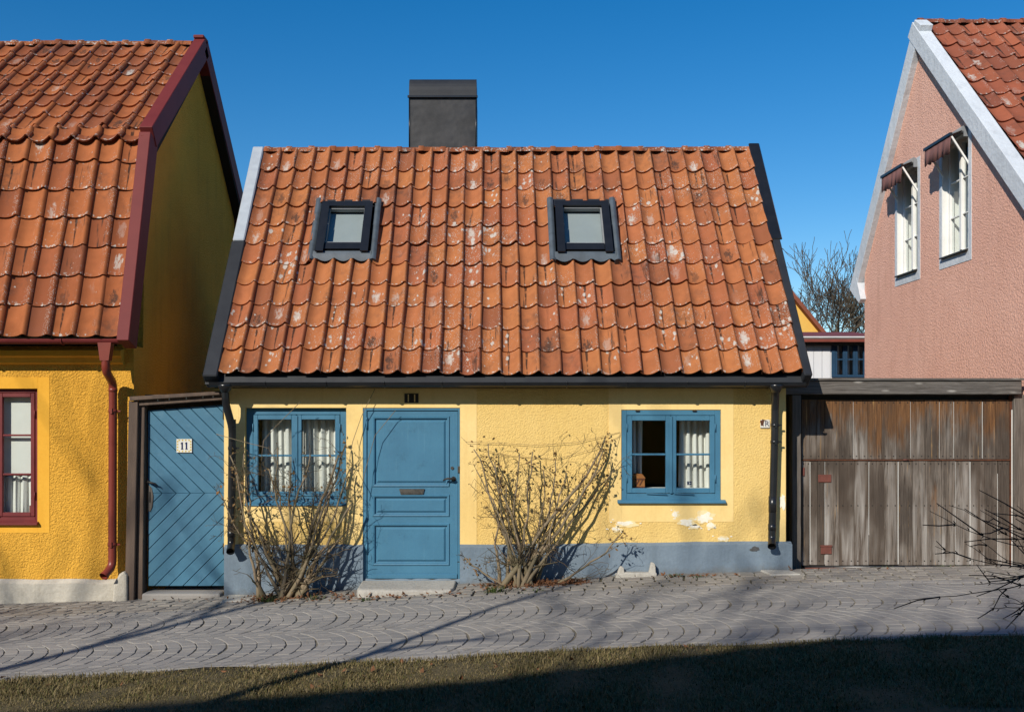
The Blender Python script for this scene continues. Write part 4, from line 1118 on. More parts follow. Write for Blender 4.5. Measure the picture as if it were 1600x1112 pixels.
# enamelled number tile on the gate
n0, n1, m0, m1 = fx(276.5, YS), fx(300.5, YS), fz(706.5, YS), fz(685.5, YS)
npl = thing('house_number_tile', ((n0+n1)/2, YS, m0), 'white glazed house number tile reading 11 on the blue chevron gate', 'sign')
pts = []
for (xa, za, xb, zb_) in ((n0, m0, n1, m0), (n1, m0, n1, m1), (n1, m1, n0, m1), (n0, m1, n0, m0)):
    for k in range(6):
        t = k/6; e = .006*math.sin(t*math.pi*6)
        nx, nz = (zb_-za), -(xb-xa); l_ = math.hypot(nx, nz); pts.append((xa+(xb-xa)*t+nx/l_*e, za+(zb_-za)*t+nz/l_*e))
MB().prism(pts, YS-.018, YS-.004, 'y').build('plate', M['ceramic'], npl)
rr_ = random.Random(2)
orn = MB(); orb = MB()
for k in range(16):
    t = (k+.5)/16*4; s = int(t); u = t-s; ins = .013
    a = [(n0+ins, m0+ins), (n1-ins, m0+ins), (n1-ins, m1-ins), (n0+ins, m1-ins)]
    p, q_ = a[s], a[(s+1) % 4]; x, z = p[0]+(q_[0]-p[0])*u, p[1]+(q_[1]-p[1])*u
    (orn if k % 2 else orb).prism([(x+.0075*math.cos(b_)*(1+.4*(j % 2)), z+.0075*math.sin(b_)*(1+.4*(j % 2))) for j, b_ in enumerate([i*math.pi/4 for i in range(8)])], YS-.0195, YS-.0178, 'y')
orn.build('yellow_ornament', M['yellow_glaze'], npl); orb.build('ornament', M['yellow_glaze'], npl)
for cx_ in (-.022, .026):
    x = (n0+n1)/2+cx_; b0_, t0_ = m0+.040, m1-.036
    mb = MB(); mb.prism([(x-.008, b0_), (x+.008, b0_), (x+.008, t0_), (x-.004, t0_), (x-.017, t0_-.012), (x-.015, t0_-.021), (x-.008, t0_-.016)], YS-.0205, YS-.0175, 'y')
    mb.box(x-.014, x+.014, YS-.0205, YS-.0175, b0_-.007, b0_-.0005)
    mb.build('numeral_one', M['navy'], npl)
# sill stone under the gate
tag(MB().box(fx(229, YS), fx(350, YS), YS-.16, YS+.2, -.35, fz(927, YS-.16)+.0).build('threshold', M['sett'], None, bevel=.02, seg=2), 'worn stone threshold lying under the blue chevron gate', 'threshold')

# doorstep
sx0, sx1, sy0 = fx(556, 10.52), fx(709, 10.52), 10.50
top = fz(905.5, YF)-.004
stp = MB(); rq = random.Random(12)
pl_ = [(sx0+.0, sy0+.10), (sx0+.02, sy0+.03), (sx0+.09, sy0), (sx0+.35, sy0-.012), (sx0+.62, sy0-.004), (sx1-.12, sy0+.0), (sx1-.03, sy0+.03), (sx1, sy0+.12), (sx1+.01, YF-.02), (sx0-.01, YF-.02)]
rows = []
for (k, z) in ((1.0, -.25), (1.0, top-.12), (1.004, top-.05), (.997, top-.022), (.985, top-.006), (.96, top)):
    cx_, cy_ = (sx0+sx1)/2, YF-.02
    rows.append([(cx_+(x-cx_)*k, cy_+(y-cy_)*(k if k > .99 else 1-(1-k)*2.2) , z+rq.uniform(-.003, .003)) for x, y in pl_])
for r0, r1 in zip(rows, rows[1:]):
    n = len(r0); stp.add(r0+r1, [(i, (i+1) % n, n+(i+1) % n, n+i) for i in range(n)])
stp.add(rows[-1], [tuple(range(len(pl_)))])
o = stp.build('doorstep', M['stone']); o.modifiers.new('w', 'WELD').merge_threshold = .0005
bv = o.modifiers.new('b', 'BEVEL'); bv.width = .008; bv.segments = 2
tag(o, 'worn pale stone step below the blue door', 'step')

# street letter plate
rx0, rx1 = fx(1187.5, YF), fx(1202, YF); rz0, rz1 = fz(668, YF), fz(655.5, YF)
pls = thing('street_plate', ((rx0+rx1)/2, YF, rz0), 'small rusted white enamel plate with letter R beside the right downpipe', 'sign')
MB().box(rx0, rx1, YF-.018, YF-.006, rz0, rz1).build('plate', M['ceramic'], pls)
rough_blob(rx0+.018, rz0+.05, .022, .045, YF-.0185, M['rust'], 'rust_patch', pls, 5, th=.001)
rough_blob(rx0+.045, rz1-.008, .02, .008, YF-.0185, M['rust'], 'rust_patch', pls, 6, th=.001)
fc = bpy.data.curves.new('letter', 'FONT'); fc.body = 'R'; fc.size = .085; fc.extrude = .0008
fo = bpy.data.objects.new('letter_curve', fc); COL.objects.link(fo)
bpy.context.view_layer.update()
lm = bpy.data.meshes.new_from_object(fo.evaluated_get(bpy.context.evaluated_depsgraph_get()))
bpy.data.objects.remove(fo); bpy.data.curves.remove(fc)
lm.materials.clear(); lm.materials.append(M['navy'])
link('letter', lm, pls, Matrix.Translation((fx(1194.2, YF), YF-.0195, rz0+.016)) @ Matrix.Rotation(math.pi/2, 4, 'X'))

# ================================================================== weathered plank gate on the right
YGT = 11.6
gx0, gx1 = fx(1252.5, YGT), fx(1577.5, YGT)
ggate = thing('plank_gate', (fx(1410, YGT), YGT, .2), 'weathered brown and grey plank gate under a heavy grey beam', 'gate')
gz_ = lambda p: fz(p, YGT)
rgp = random.Random(31)
def plank_edges(zs):
    return [fx(1180+z/2.526, YGT) for z in zs]
UP = [183, 213, 243, 273, 331, 387, 444, 500, 558, 613, 670, 727, 784, 843, 897, 950, 1004]
LO = [183, 217, 246, 275, 332, 392, 449, 510, 565, 621, 680, 736, 791, 849, 907, 957, 1004]
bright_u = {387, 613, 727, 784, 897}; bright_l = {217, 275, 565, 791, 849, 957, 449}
for E_, z0_, z1_, br_set in ((UP, gz_(717.2), gz_(624), bright_u), (LO, gz_(882.5), gz_(719.5), bright_l)):
    xs_ = plank_edges(E_)
    for k in range(len(xs_)-1):
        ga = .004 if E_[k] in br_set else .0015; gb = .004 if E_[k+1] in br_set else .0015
        yj = rgp.uniform(-.004, .004); zj = rgp.uniform(-.005, .004)
        MB().box(xs_[k]+ga, xs_[k+1]-gb, YGT+yj, YGT+.024+yj, z0_+(zj if z0_ < 1 else 0), z1_).build('plank', M['plank'], ggate, bevel=.002)
        for t in ((z1_-.035, z0_+.035) if z0_ > 1 else (z1_-.035, z0_+.62*(z1_-z0_)-.06, z0_+.05)):
            for fxx in (.22, .78):
                xx = xs_[k]+(xs_[k+1]-xs_[k])*fxx
                if xs_[k+1]-xs_[k] < .1 and fxx > .5: continue
                MB().tube([(xx, YGT+yj-.004, t), (xx, YGT+yj+.001, t)], .0075, 6).build('bolt_head', M['iron'], ggate)
    for e in E_:  # pale strips stand in for daylight showing through the open plank joints
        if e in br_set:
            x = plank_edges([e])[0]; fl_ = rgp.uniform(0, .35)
            MB().box(x-.0038, x+.0038, YGT+.008, YGT+.022, z0_+(z1_-z0_)*(fl_ if e in (449, 957) else 0)+.01, z1_-(.02 if z0_ > 1 else (.15 if e == 957 else .01))).build('gap_light_strip', M['white_paint'], ggate)
MB().box(gx0-.25, gx1, YGT+.032, YGT+.06, gz_(884), gz_(606)).build('shade_backing', M['dark'], ggate)  # dark sheet added so the gaps round the planks read as shade
MB().box(gx0, gx1, YGT-.012, YGT+.024, gz_(719.3), gz_(717.4)).build('middle_rail', M['rust'], ggate)
MB().tube([(gx0, YGT-.004, gz_(886)), (gx1, YGT-.004, gz_(885))], .022, 8).build('rubber_seal', M['black_metal'], ggate)
bx0, bx1 = fx(1225, YGT-.12), fx(1597, YGT-.12)
mb = MB(); mb.box(bx0, bx1, YGT-.12, YGT+.12, fz(616, YGT-.12), fz(594, YGT-.12)); mb.build('beam', M['beam'], ggate, bevel=.008)
MB().box(bx0, bx1+.02, YGT-.14, YGT+.13, fz(593.8, YGT-.14), fz(590.6, YGT-.14)).build('beam_cap', M['beam'], ggate)
MB().box(fx(1237.5, YGT-.1), fx(1252, YGT-.1), YGT-.10, YGT+.1, -.1, fz(616.3, YGT-.1)).build('post', M['post'], ggate, bevel=.008)
MB().box(fx(1585, YGT-.05), fx(1605, YGT-.05), YGT-.05, YGT+.1, -.1, fz(616.3, YGT-.05)).build('post', M['post'], ggate, bevel=.008)
MB().box(fx(1577.8, YGT), fx(1584.5, YGT), YGT+.0, YGT+.05, .1, gz_(617)).build('side_jamb', M['rust'], ggate)
MB().box(fx(1580.2, YGT), fx(1582, YGT), YGT-.006, YGT-.001, .15, gz_(640)).build('gap_light_strip', M['white_paint'], ggate)
for (a, b, c, d) in ((1278, 741, 1298.5, 753), (1282, 852, 1299, 865), (1252.8, 730, 1257, 743)):
    MB().box(fx(a, YGT), fx(b if False else c, YGT), YGT-.014, YGT-.0045, gz_(d), gz_(b)).build('metal_plate', M['rust_plate'], ggate, bevel=.003)
MB().box(fx(1281, YGT), fx(1299.5, YGT), YGT-.02, YGT-.0045, gz_(853.5), gz_(851)).build('metal_plate', M['rust_plate'], ggate)
MB().tube([(fx(1410, YGT), YGT-.02, gz_(718)), (fx(1418, YGT), YGT-.02, gz_(718))], .008, 6).build('latch', M['rust_plate'], ggate)
# red brick sill course under the gate
tag(MB().box(gx0, gx1+.3, YGT-.115, YGT+.05, 0, gzf(4.5, YGT)+.006).build('gate_sill', M['red_brick'], None, bevel=.004), 'red brick sill course running beneath the weathered plank gate', 'sill')

# ================================================================== the pink house
PX = 6.2
ph = thing('house', (PX+2.5, 14.5, .3), 'pink roughcast house with white verges and two windows under brown awnings', 'house')
Yp = PX*F/(1435-XV); zp_ = fz(38, Yp); YRe = PX*F/(1337-XV); zRe = fz(452, YRe)
YNe = 11.0; zNe = zp_-(Yp-YNe)*1.0
YW0, YW1 = 11.25, PX*F/(1351-XV)
PW = []
for (pa, pb, pt, pbm) in ((1514, 1472, 203, 388), (1434.5, 1402, 252, 420)):
    ya_, yb2 = PX*F/(pa-XV), PX*F/(pb-XV)
    PW.append((ya_, yb2, fz(pbm, ya_)-.02, fz(pt, ya_)))
mb = MB()
# gable wall as a grid with two window holes, then clipped by the roof line with a polygon fan above
zwin0 = min(w_[2] for w_ in PW); zwin1 = max(w_[3] for w_ in PW)
def roofline(y):
    return min(zp_-.10-(Yp-y)*1.0 if y < Yp else 99, zp_-.10-(y-Yp)*(zp_-zRe)/(YRe-Yp) if y >= Yp else 99)
ys_ = sorted({YW0, YW1, Yp, *[w_[0] for w_ in PW], *[w_[1] for w_ in PW]})
zs_ = sorted({-.5, *[w_[2] for w_ in PW], *[w_[3] for w_ in PW]})
for i in range(len(ys_)-1):
    a, b = ys_[i], ys_[i+1]
    for j in range(len(zs_)):
        lo = zs_[j]; hi = zs_[j+1] if j+1 < len(zs_) else 99
        if any(w_[0]-1e-6 <= a and b <= w_[1]+1e-6 and w_[2]-1e-6 <= lo and hi <= w_[3]+1e-6 for w_ in PW): continue
        ra, rb = roofline(a+1e-6), roofline(b-1e-6); ha, hb = min(hi, ra), min(hi, rb)
        if ha <= lo and hb <= lo: continue
        poly = [(a, lo), (b, lo), (b, max(lo, hb)), (a, max(lo, ha))]
        if (ha < lo) != (hb < lo) or (ra < hi) != (rb < hi):
            full = [(a, lo), (b, lo), (b, 99), (a, 99)]; s = (rb-ra)/(b-a)
            poly = clip(full, -s, 1, ra-s*a)
            poly = clip(poly, 0, 1, hi)
        if len(poly) >= 3: mb.add([(PX, y, z) for y, z in poly], [tuple(range(len(poly)))[::-1]])
mb.box(PX+.001, PX+7, YW0, YW0+.3, -.5, zNe-.1); mb.box(PX+.001, PX+7, YW1-.3, YW1, -.5, zRe)
mb.build('wall', M['pink'], ph)
REV = .14
for (ya_, yb2, za, zb) in PW:
    sb = .085
    m_ = MB(); xo = PX-.006
    m_.box(xo, PX+.004, ya_-sb*.9, ya_, za-sb*1.6, zb+sb*.7); m_.box(xo, PX+.004, yb2, yb2+sb*.9, za-sb*1.6, zb+sb*.7)
    m_.box(xo, PX+.004, ya_, yb2, zb, zb+sb*.7); m_.box(xo, PX+.004, ya_, yb2, za-sb*1.6, za)
    surr = m_.build('window_surround', M['white_lime'], ph)
    r_ = MB(); e = .012
    r_.box(PX-.004, PX+REV+.1, ya_-.02, ya_+e, za, zb); r_.box(PX-.004, PX+REV+.1, yb2-e, yb2+.02, za, zb)
    r_.box(PX-.004, PX+REV+.1, ya_+e, yb2-e, zb-e, zb+.02); r_.box(PX-.004, PX+REV+.1, ya_+e, yb2-e, za-.02, za+e)
    r_.build('reveal', M['white_paint'], surr)
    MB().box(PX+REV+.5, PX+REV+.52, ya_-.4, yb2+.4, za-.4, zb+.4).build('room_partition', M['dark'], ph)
    A, B, z0_, z1_ = ya_+e+.001, yb2-e-.001, za+e+.001, zb-e-.001; X0 = PX+REV-.06; fw = .05
    f_ = MB(); f_.box(X0, X0+.06, A, A+fw, z0_, z1_); f_.box(X0, X0+.06, B-fw, B, z0_, z1_); f_.box(X0, X0+.06, A+fw, B-fw, z1_-fw, z1_); f_.box(X0, X0+.06, A+fw, B-fw, z0_, z0_+fw)
    mid = (A+B)/2; f_.box(X0-.01, X0+.05, mid-.03, mid+.03, z0_+fw, z1_-fw)
    wn = f_.build('window', M['white_paint'], ph, bevel=.004)
    for (p, q_) in ((A+fw, mid-.03), (mid+.03, B-fw)):
        hh = (z1_-z0_-2*fw)/3
        for k in range(3):
            MB().add([(X0+.03, p, z0_+fw+k*hh+.008), (X0+.03, p, z0_+fw+(k+1)*hh-.008), (X0+.03, q_, z0_+fw+(k+1)*hh-.008), (X0+.03, q_, z0_+fw+k*hh+.008)], [(0,1,2,3)]).build('pane', M['glass'], wn)
            if k: MB().box(X0+.008, X0+.045, p, q_, z0_+fw+k*hh-.0075, z0_+fw+k*hh+.0075).build('glazing_bar', M['white_paint'], wn)
    b_ = MB(); b_.prism([(PX-.05, za-.005), (PX-.05, za+.012), (PX+REV-.061, za+.05), (PX+REV-.061, za-.005)], A, B, 'y').build('sill', M['iron'], wn)
    gcur = 'white curtains in the gable windows'
    P = []; n = 20
    for j in range(5):
        P.append([(PX+REV+.12+.02*math.sin(i*1.3), A+.02+(B-A-.04)*(.38+.62*i/n), z0_+(z1_-z0_)*(.02+.74*j/4)) for i in range(n+1)])
    cu = MB().grid(P).build('curtain', M['cloth']); tag(cu, 'white curtain in the nearer gable window by the ridge' if ya_ < 13.5 else 'white curtain in the farther gable window by the white verge', 'curtain', gcur)
    # awning: box, arms, front bar and scalloped valance
    zt2 = zb-.02; out = .23
    aw = MB(); nsl = 14
    for k in range(nsl+1): pass
    P = [[(PX-.0-out*t, y, zt2+.05-.085*t) for t in (0, .5, 1)] for y in (ya_+.02, yb2-.02)]
    cl = MB().grid(P).grid([[(x, y, z-.004) for x, y, z in r] for r in P]).build('awning', M['awning'], ph)
    MB().box(PX-out-.02, PX-out+.015, ya_-.0, yb2+.03, zt2-.05, zt2-.012).build('front_bar', M['black_metal'], cl)
    nn = 30; Pv = [[], []]
    for k in range(nn+1):
        y = ya_+.01+(yb2-ya_)*k/nn; Pv[0].append((PX-out-.005, y, zt2-.05)); Pv[1].append((PX-out-.02+.012*math.sin(k*.9), y, zt2-.265-.022*abs(math.sin(k*math.pi/5))))
    v_ = MB().grid(Pv).build('valance', M['awning'], cl); sd = v_.modifiers.new('s', 'SOLIDIFY'); sd.thickness = .004
    for y in (ya_+.02, yb2-.03):
        MB().bar((PX-out+.01, y, zt2-.06), (PX+.01, y, zt2-.42), .022, .022, (0,1,0)).build('awning_arm', M['white_paint'], cl)
        MB().box(PX-.06, PX+.0, y-.01, y+.01, zt2-.06, zt2+.06).build('bracket', M['zinc'], cl)
    MB().tube([(PX-.05, ya_+.02, zt2+.045), (PX-.05, yb2-.02, zt2+.045)], .04, 8).build('awning_roll', M['zinc'], cl)
# verges: white limewashed bands
verge_yz([(YNe-.1, zNe-.1), (Yp, zp_)], PX-.10, PX+.09, .03, .20, M['white_lime'], 'verge', ph)
verge_yz([(Yp-.1, zp_+.02), (YRe+.02, zRe)], PX-.092, PX+.09, .02, .24, M['white_lime'], 'verge', ph)
MB().prism([(YRe-.28, zRe+.16), (YRe+.02, zRe+.0), (YW1+.0, zRe-.28), (YW1-.07, zRe-.22)], PX-.095, PX+.05, 'x').build('verge_foot', M['white_lime'], ph)
mb = MB(); mb.prism([(YNe, zNe-.06), (Yp, zp_-.06), (YRe, zRe-.06), (YRe-.1, zRe-.12), (Yp, zp_-.16), (YNe+.1, zNe-.12)], PX+.05, PX+7, 'x')
dkp = mb.build('roof', M['deck'], ph)
uyp = Vector((0, Yp-YNe, zp_-zNe)).normalized(); FP = frame_matrix((PX+.09, YNe, zNe-.01), (1,0,0), uyp)
SP = math.hypot(Yp-YNe, zp_-zNe); GP = SP/14
tp = tile_mesh('roof_tile', .222, GP, M['tile_pink'])
lay_tiles(dkp, FP, tp, 16, 14, .222, GP, 27, None, 1.3)
rmp = ridge_mesh('ridge_tile', .30, M['tile_pink'], .08)
lay_ridge(dkp, PX+.02, PX+3.7, Yp+.02, zp_-.0, .30, rmp, 9)

# ================================================================== things beyond the gate
YO = 20.5
ob = thing('outbuilding', (fx(1310, YO), YO, .2), 'white boarded outbuilding with dark blue window and red roof behind the gate', 'outbuilding')
ox0, ox1 = fx(1246, YO), fx(1420, YO)
ztop = fz(529, YO)
mb = MB(); hole = (fx(1299.5, YO), fx(1390, YO), fz(589, YO), fz(533.5, YO))
facade(mb, ox0, ox1, -.2, ztop+.05, YO+.02, YO+.15, [hole]); mb.box(ox0, ox1, YO+3, YO+3.1, -.2, ztop+.2); mb.box(ox0, ox0+.1, YO+.15, YO+3, -.2, ztop)
mb.build('wall', M['white_board'], ob)
xk = ox0
while xk < ox1-.05:
    w_ = .17
    if xk+w_ < hole[0]+.02: MB().box(xk+.004, min(xk+w_-.004, hole[0]-.005), YO, YO+.018, -.1, fz(541, YO)).build('board', M['white_board'], ob, bevel=.004)
    xk += w_
MB().box(ox0-.08, ox1, YO-.1, YO-.02, fz(539.5, YO-.1), fz(527, YO-.1)).build('eaves_board', M['beam'], ob)
MB().prism([(YO-.25, fz(530, YO-.25)), (YO+3.2, fz(530, YO)+.42), (YO+3.2, fz(530, YO)+.3), (YO-.25, fz(534, YO-.25))], ox0-.12, ox1, 'x').build('roof', M['red_sheet'], ob)
wn = MB(); a, b, c, d = hole
wn.box(a, a+.07, YO-.01, YO+.05, c, d).box(b-.07, b, YO-.01, YO+.05, c, d).box(a+.07, b-.07, YO-.01, YO+.05, d-.07, d).box(a+.07, b-.07, YO-.01, YO+.05, c, c+.05)
wn = wn.build('window', M['blue_dark'], ob)
npn = 5; pw = (b-a-.14)/npn
for k in range(npn):
    x0, x1 = a+.07+k*pw, a+.07+(k+1)*pw
    MB().box(x0+.001, x0+.045, YO, YO+.045, c+.051, d-.071).box(x1-.045, x1-.001, YO, YO+.045, c+.051, d-.071).build('casement', M['blue_dark'], wn)
    MB().box(x0+.046, x1-.046, YO+.01, YO+.04, (c+d)/2-.015, (c+d)/2+.015).build('glazing_bar', M['blue_dark'], wn)
    MB().add([(x0+.046, YO+.026, c+.052), (x1-.046, YO+.026, c+.052), (x1-.046, YO+.026, (c+d)/2-.016), (x0+.046, YO+.026, (c+d)/2-.016)], [(0,1,2,3)]).build('pane', M['glass'], wn)
    MB().add([(x0+.046, YO+.026, (c+d)/2+.016), (x1-.046, YO+.026, (c+d)/2+.016), (x1-.046, YO+.026, d-.072), (x0+.046, YO+.026, d-.072)], [(0,1,2,3)]).build('pane', M['glass'], wn)
    P = [[(x0+.03+(.10)*i/8, YO+.14+.012*math.sin(i*2.), z) for i in range(9)] for z in (c, d)]
    MB().grid(P).build('window_curtain', M['cloth'], wn)
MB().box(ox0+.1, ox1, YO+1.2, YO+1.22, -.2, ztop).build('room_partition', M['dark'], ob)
YFH = 34
fh = thing('far_house', (fx(1215, YFH), YFH, 0), 'yellow gable with a brick chimney far behind the cottage roof', 'house')
ap = (fx(1226, YFH), fz(453, YFH)); rt = (fx(1286, YFH), fz(526, YFH)); lf = (2*ap[0]-rt[0], rt[1])
MB().prism([(lf[0], -.5), (rt[0], -.5), rt, ap, lf], YFH, YFH+8, 'y').build('wall', M['far_yellow'], fh)
for (p, q_) in ((ap, rt), (ap, lf)):
    MB().bar((p[0], YFH+3.9, p[1]+.06), (q_[0]+(q_[0]-p[0])*.12, YFH+3.9, q_[1]+(q_[1]-p[1])*.12+.06), 8.4, .12, (0,0,1)).build('roof', M['far_roof'], fh)
MB().box(fx(1237, YFH+.8), fx(1247, YFH+.8), YFH+.8, YFH+1.4, fz(500, YFH), fz(467, YFH)).build('chimney', M['red_brick'], fh)
MB().box(fx(1236.2, YFH+.8), fx(1247.8, YFH+.8), YFH+.75, YFH+1.45, fz(466.9, YFH), fz(461, YFH)).build('chimney_cap', M['iron'], fh)

# ================================================================== trees, bushes, grass
def branch(mb, rng, p, d, L, r, depth, maxd, sp=.9, up=.12, wob=.16, kids=(3, 5), r_min=.004, tmin=.35, gone=None):
    n = max(3, min(8, int(L/.18))) if depth < 2 else 4
    pts = [Vector(p)]; rad = [r]; d = Vector(d).normalized(); dirs = [d]
    for i in range(n):
        d = (d + Vector((rng.gauss(0, wob), rng.gauss(0, wob), rng.gauss(0, wob)+up*.5))).normalized()
        pts.append(pts[-1] + d*(L/n)); rad.append(max(r_min, r*(1-.62*(i+1)/n))); dirs.append(d)
    mb.tube(pts, rad, 7 if depth == 0 else (5 if depth == 1 else 3), cap=False)
    if depth >= maxd: return
    for k in range(rng.randint(*kids)):
        t = rng.uniform(tmin, 1.0) if k else 1.0
        i = min(n, max(1, int(round(t*n))))
        ax = dirs[i].cross(Vector((rng.gauss(0,1), rng.gauss(0,1), rng.gauss(0,1))))
        if ax.length < 1e-3: continue
        ang = rng.uniform(.35, .85)*sp if k else rng.uniform(.05, .3)
        nd = Matrix.Rotation(ang, 3, ax.normalized()) @ dirs[i]
        branch(mb, rng, pts[i], nd, L*rng.uniform(.55, .8), max(r_min, rad[i]*rng.uniform(.55, .75)), depth+1, maxd, sp, up, wob, kids, r_min, .25)
def bare_tree(x, y, z, h, r, seed, label, m, maxd=5, lean=(0,0), kids=(4, 6), group=None, fork=.26, r_min=.012, nfork=5, spread=.55):
    rng = random.Random(seed)
    t = thing('bare_tree', (x, y, z), label, 'tree', group)
    tr = MB(); p = [Vector((x, y, z-.3))]; n = 6; top = h*fork
    for k in range(1, n+1): p.append(Vector((x+lean[0]*k/n*top+rng.uniform(-.05, .05), y+lean[1]*k/n*top, z+top*k/n)))
    tr.tube(p, [r*(1.25-.5*k/n) for k in range(n+1)], 9); tr.build('trunk', m, t)
    cr = MB()
    for k in range(nfork):
        a = 2*math.pi*k/nfork + rng.uniform(-.4, .4); s = rng.uniform(.25, 1)*spread
        d = Vector((math.cos(a)*s, math.sin(a)*s, 1)).normalized()
        branch(cr, rng, p[-1]-Vector((0,0,rng.uniform(0, top*.12))), d, h*rng.uniform(.24, .34), r*.55, 1, maxd, .95, .16, .14, kids, r_min)
    cr.build('crown', m, t)
    return t
YT = 40.0
bare_tree(fx(1305, YT), YT, -.5, 7.9, .24, 5, 'bare grey tree with spreading twigs between the cottage roof and pink gable', M['bark_far'], 5, (.05, 0), (3, 5), fork=.46, r_min=.011, nfork=8, spread=1.15)
bare_tree(fx(1350, YT+4), YT+4, -.5, 6.6, .20, 8, 'second bare tree half hidden behind the white verge foot', M['bark_far'], 5, (0, 0), (2, 3), fork=.50, r_min=.013, spread=.8)

# the house and the trees on the near side of the lane: their shadows lie on the lawn and the lane
oh = thing('house', (-6, -6, 0), 'plain house across the lane behind the viewer, its ridge shading the lawn', 'house')
RZ = 8.60
def rot(mb): return mb.xform(Matrix.Translation((-6.9, -5, 0)) @ Matrix.Rotation(math.radians(8.5), 4, 'Z'))
mb = MB(); mb.prism([(-3, -.3), (3, -.3), (3, 4.9), (0, RZ-.25), (-3, 4.9)], -12, 13, 'x'); rot(mb).build('wall', M['deep_smooth'], oh)
mb = MB(); mb.prism([(-3.4, 4.62), (0, RZ), (3.4, 4.62), (3.4, 4.45), (0, RZ-.2), (-3.4, 4.45)], -12.2, 13.2, 'x'); rot(mb).build('roof', M['far_roof'], oh)
mb = MB(); h_ = .52  # unseen rise of the ridge, added to bend the shade edge on the lawn
for (xa, xb, ka, kb) in ((-.6, 2.2, 0, 1), (2.2, 13.1, 1, 1)):
    P_ = [(x, y, z) for x, k in ((xa, ka), (xb, kb)) for y, z in ((-3.45, 4.63), (0, RZ+.01+h_*k), (3.45, 4.63))]
    mb.add(P_, [(0, 3, 4, 1), (1, 4, 5, 2), (0, 1, 2), (3, 5, 4)])
rot(mb).build('raised_roof', M['far_roof'], oh)
def shade_tree(x, y, h, r, seed, label, **k):
    bare_tree(x, y, gzf(x, y), h, r, seed, label, M['bark'], **k)
# slim stems close by on the left: the crisp diagonal shadows on the lane
def stem_tree(x, y, h, r, seed, label, lean=(0, 0), kids=((.72, .9),), leafy=3):
    rng = random.Random(seed); z = gzf(x, y); t = thing('young_tree', (x, y, z), label, 'tree', 'young bare trees on the lawn')
    tr = MB(); n = 9; p = [Vector((x+lean[0]*h*k/n+rng.uniform(-.03, .03), y+lean[1]*h*k/n+rng.uniform(-.03, .03), z-.2*(k == 0)+h*k/n)) for k in range(n+1)]
    tr.tube(p, [r*(1-.6*k/n) for k in range(n+1)], 7); tr.build('trunk', M['bark'], t)
    cr = MB()
    for k in range(leafy):
        i = rng.randint(n-2, n); a = rng.uniform(0, 6.28)
        branch(cr, rng, p[i], (math.cos(a)*.5, math.sin(a)*.5, .9), h*.22, r*.45, 1, 3, .9, .1, .15, (2, 4), .005)
    cr.build('crown', M['bark'], t)
stem_tree(-8.2, 1.2, 6.7, .12, 3, 'slim bare tree on the lawn, left of the view', leafy=4)
stem_tree(-4.68, 2.0, 5.5, .10, 9, 'slim bare tree on the lawn, nearest the cottage', leafy=2)
shade_tree(-7.7, -9.8, 12.3, .24, 21, 'tall bare tree behind the house across the lane', maxd=4, kids=(3, 4), r_min=.020, fork=.62, nfork=6, spread=.55)
shade_tree(-15.4, -5.6, 10.7, .22, 22, 'tall bare tree beyond the gable end across the lane', maxd=4, kids=(2, 4), r_min=.018, fork=.6, nfork=5, spread=.5)

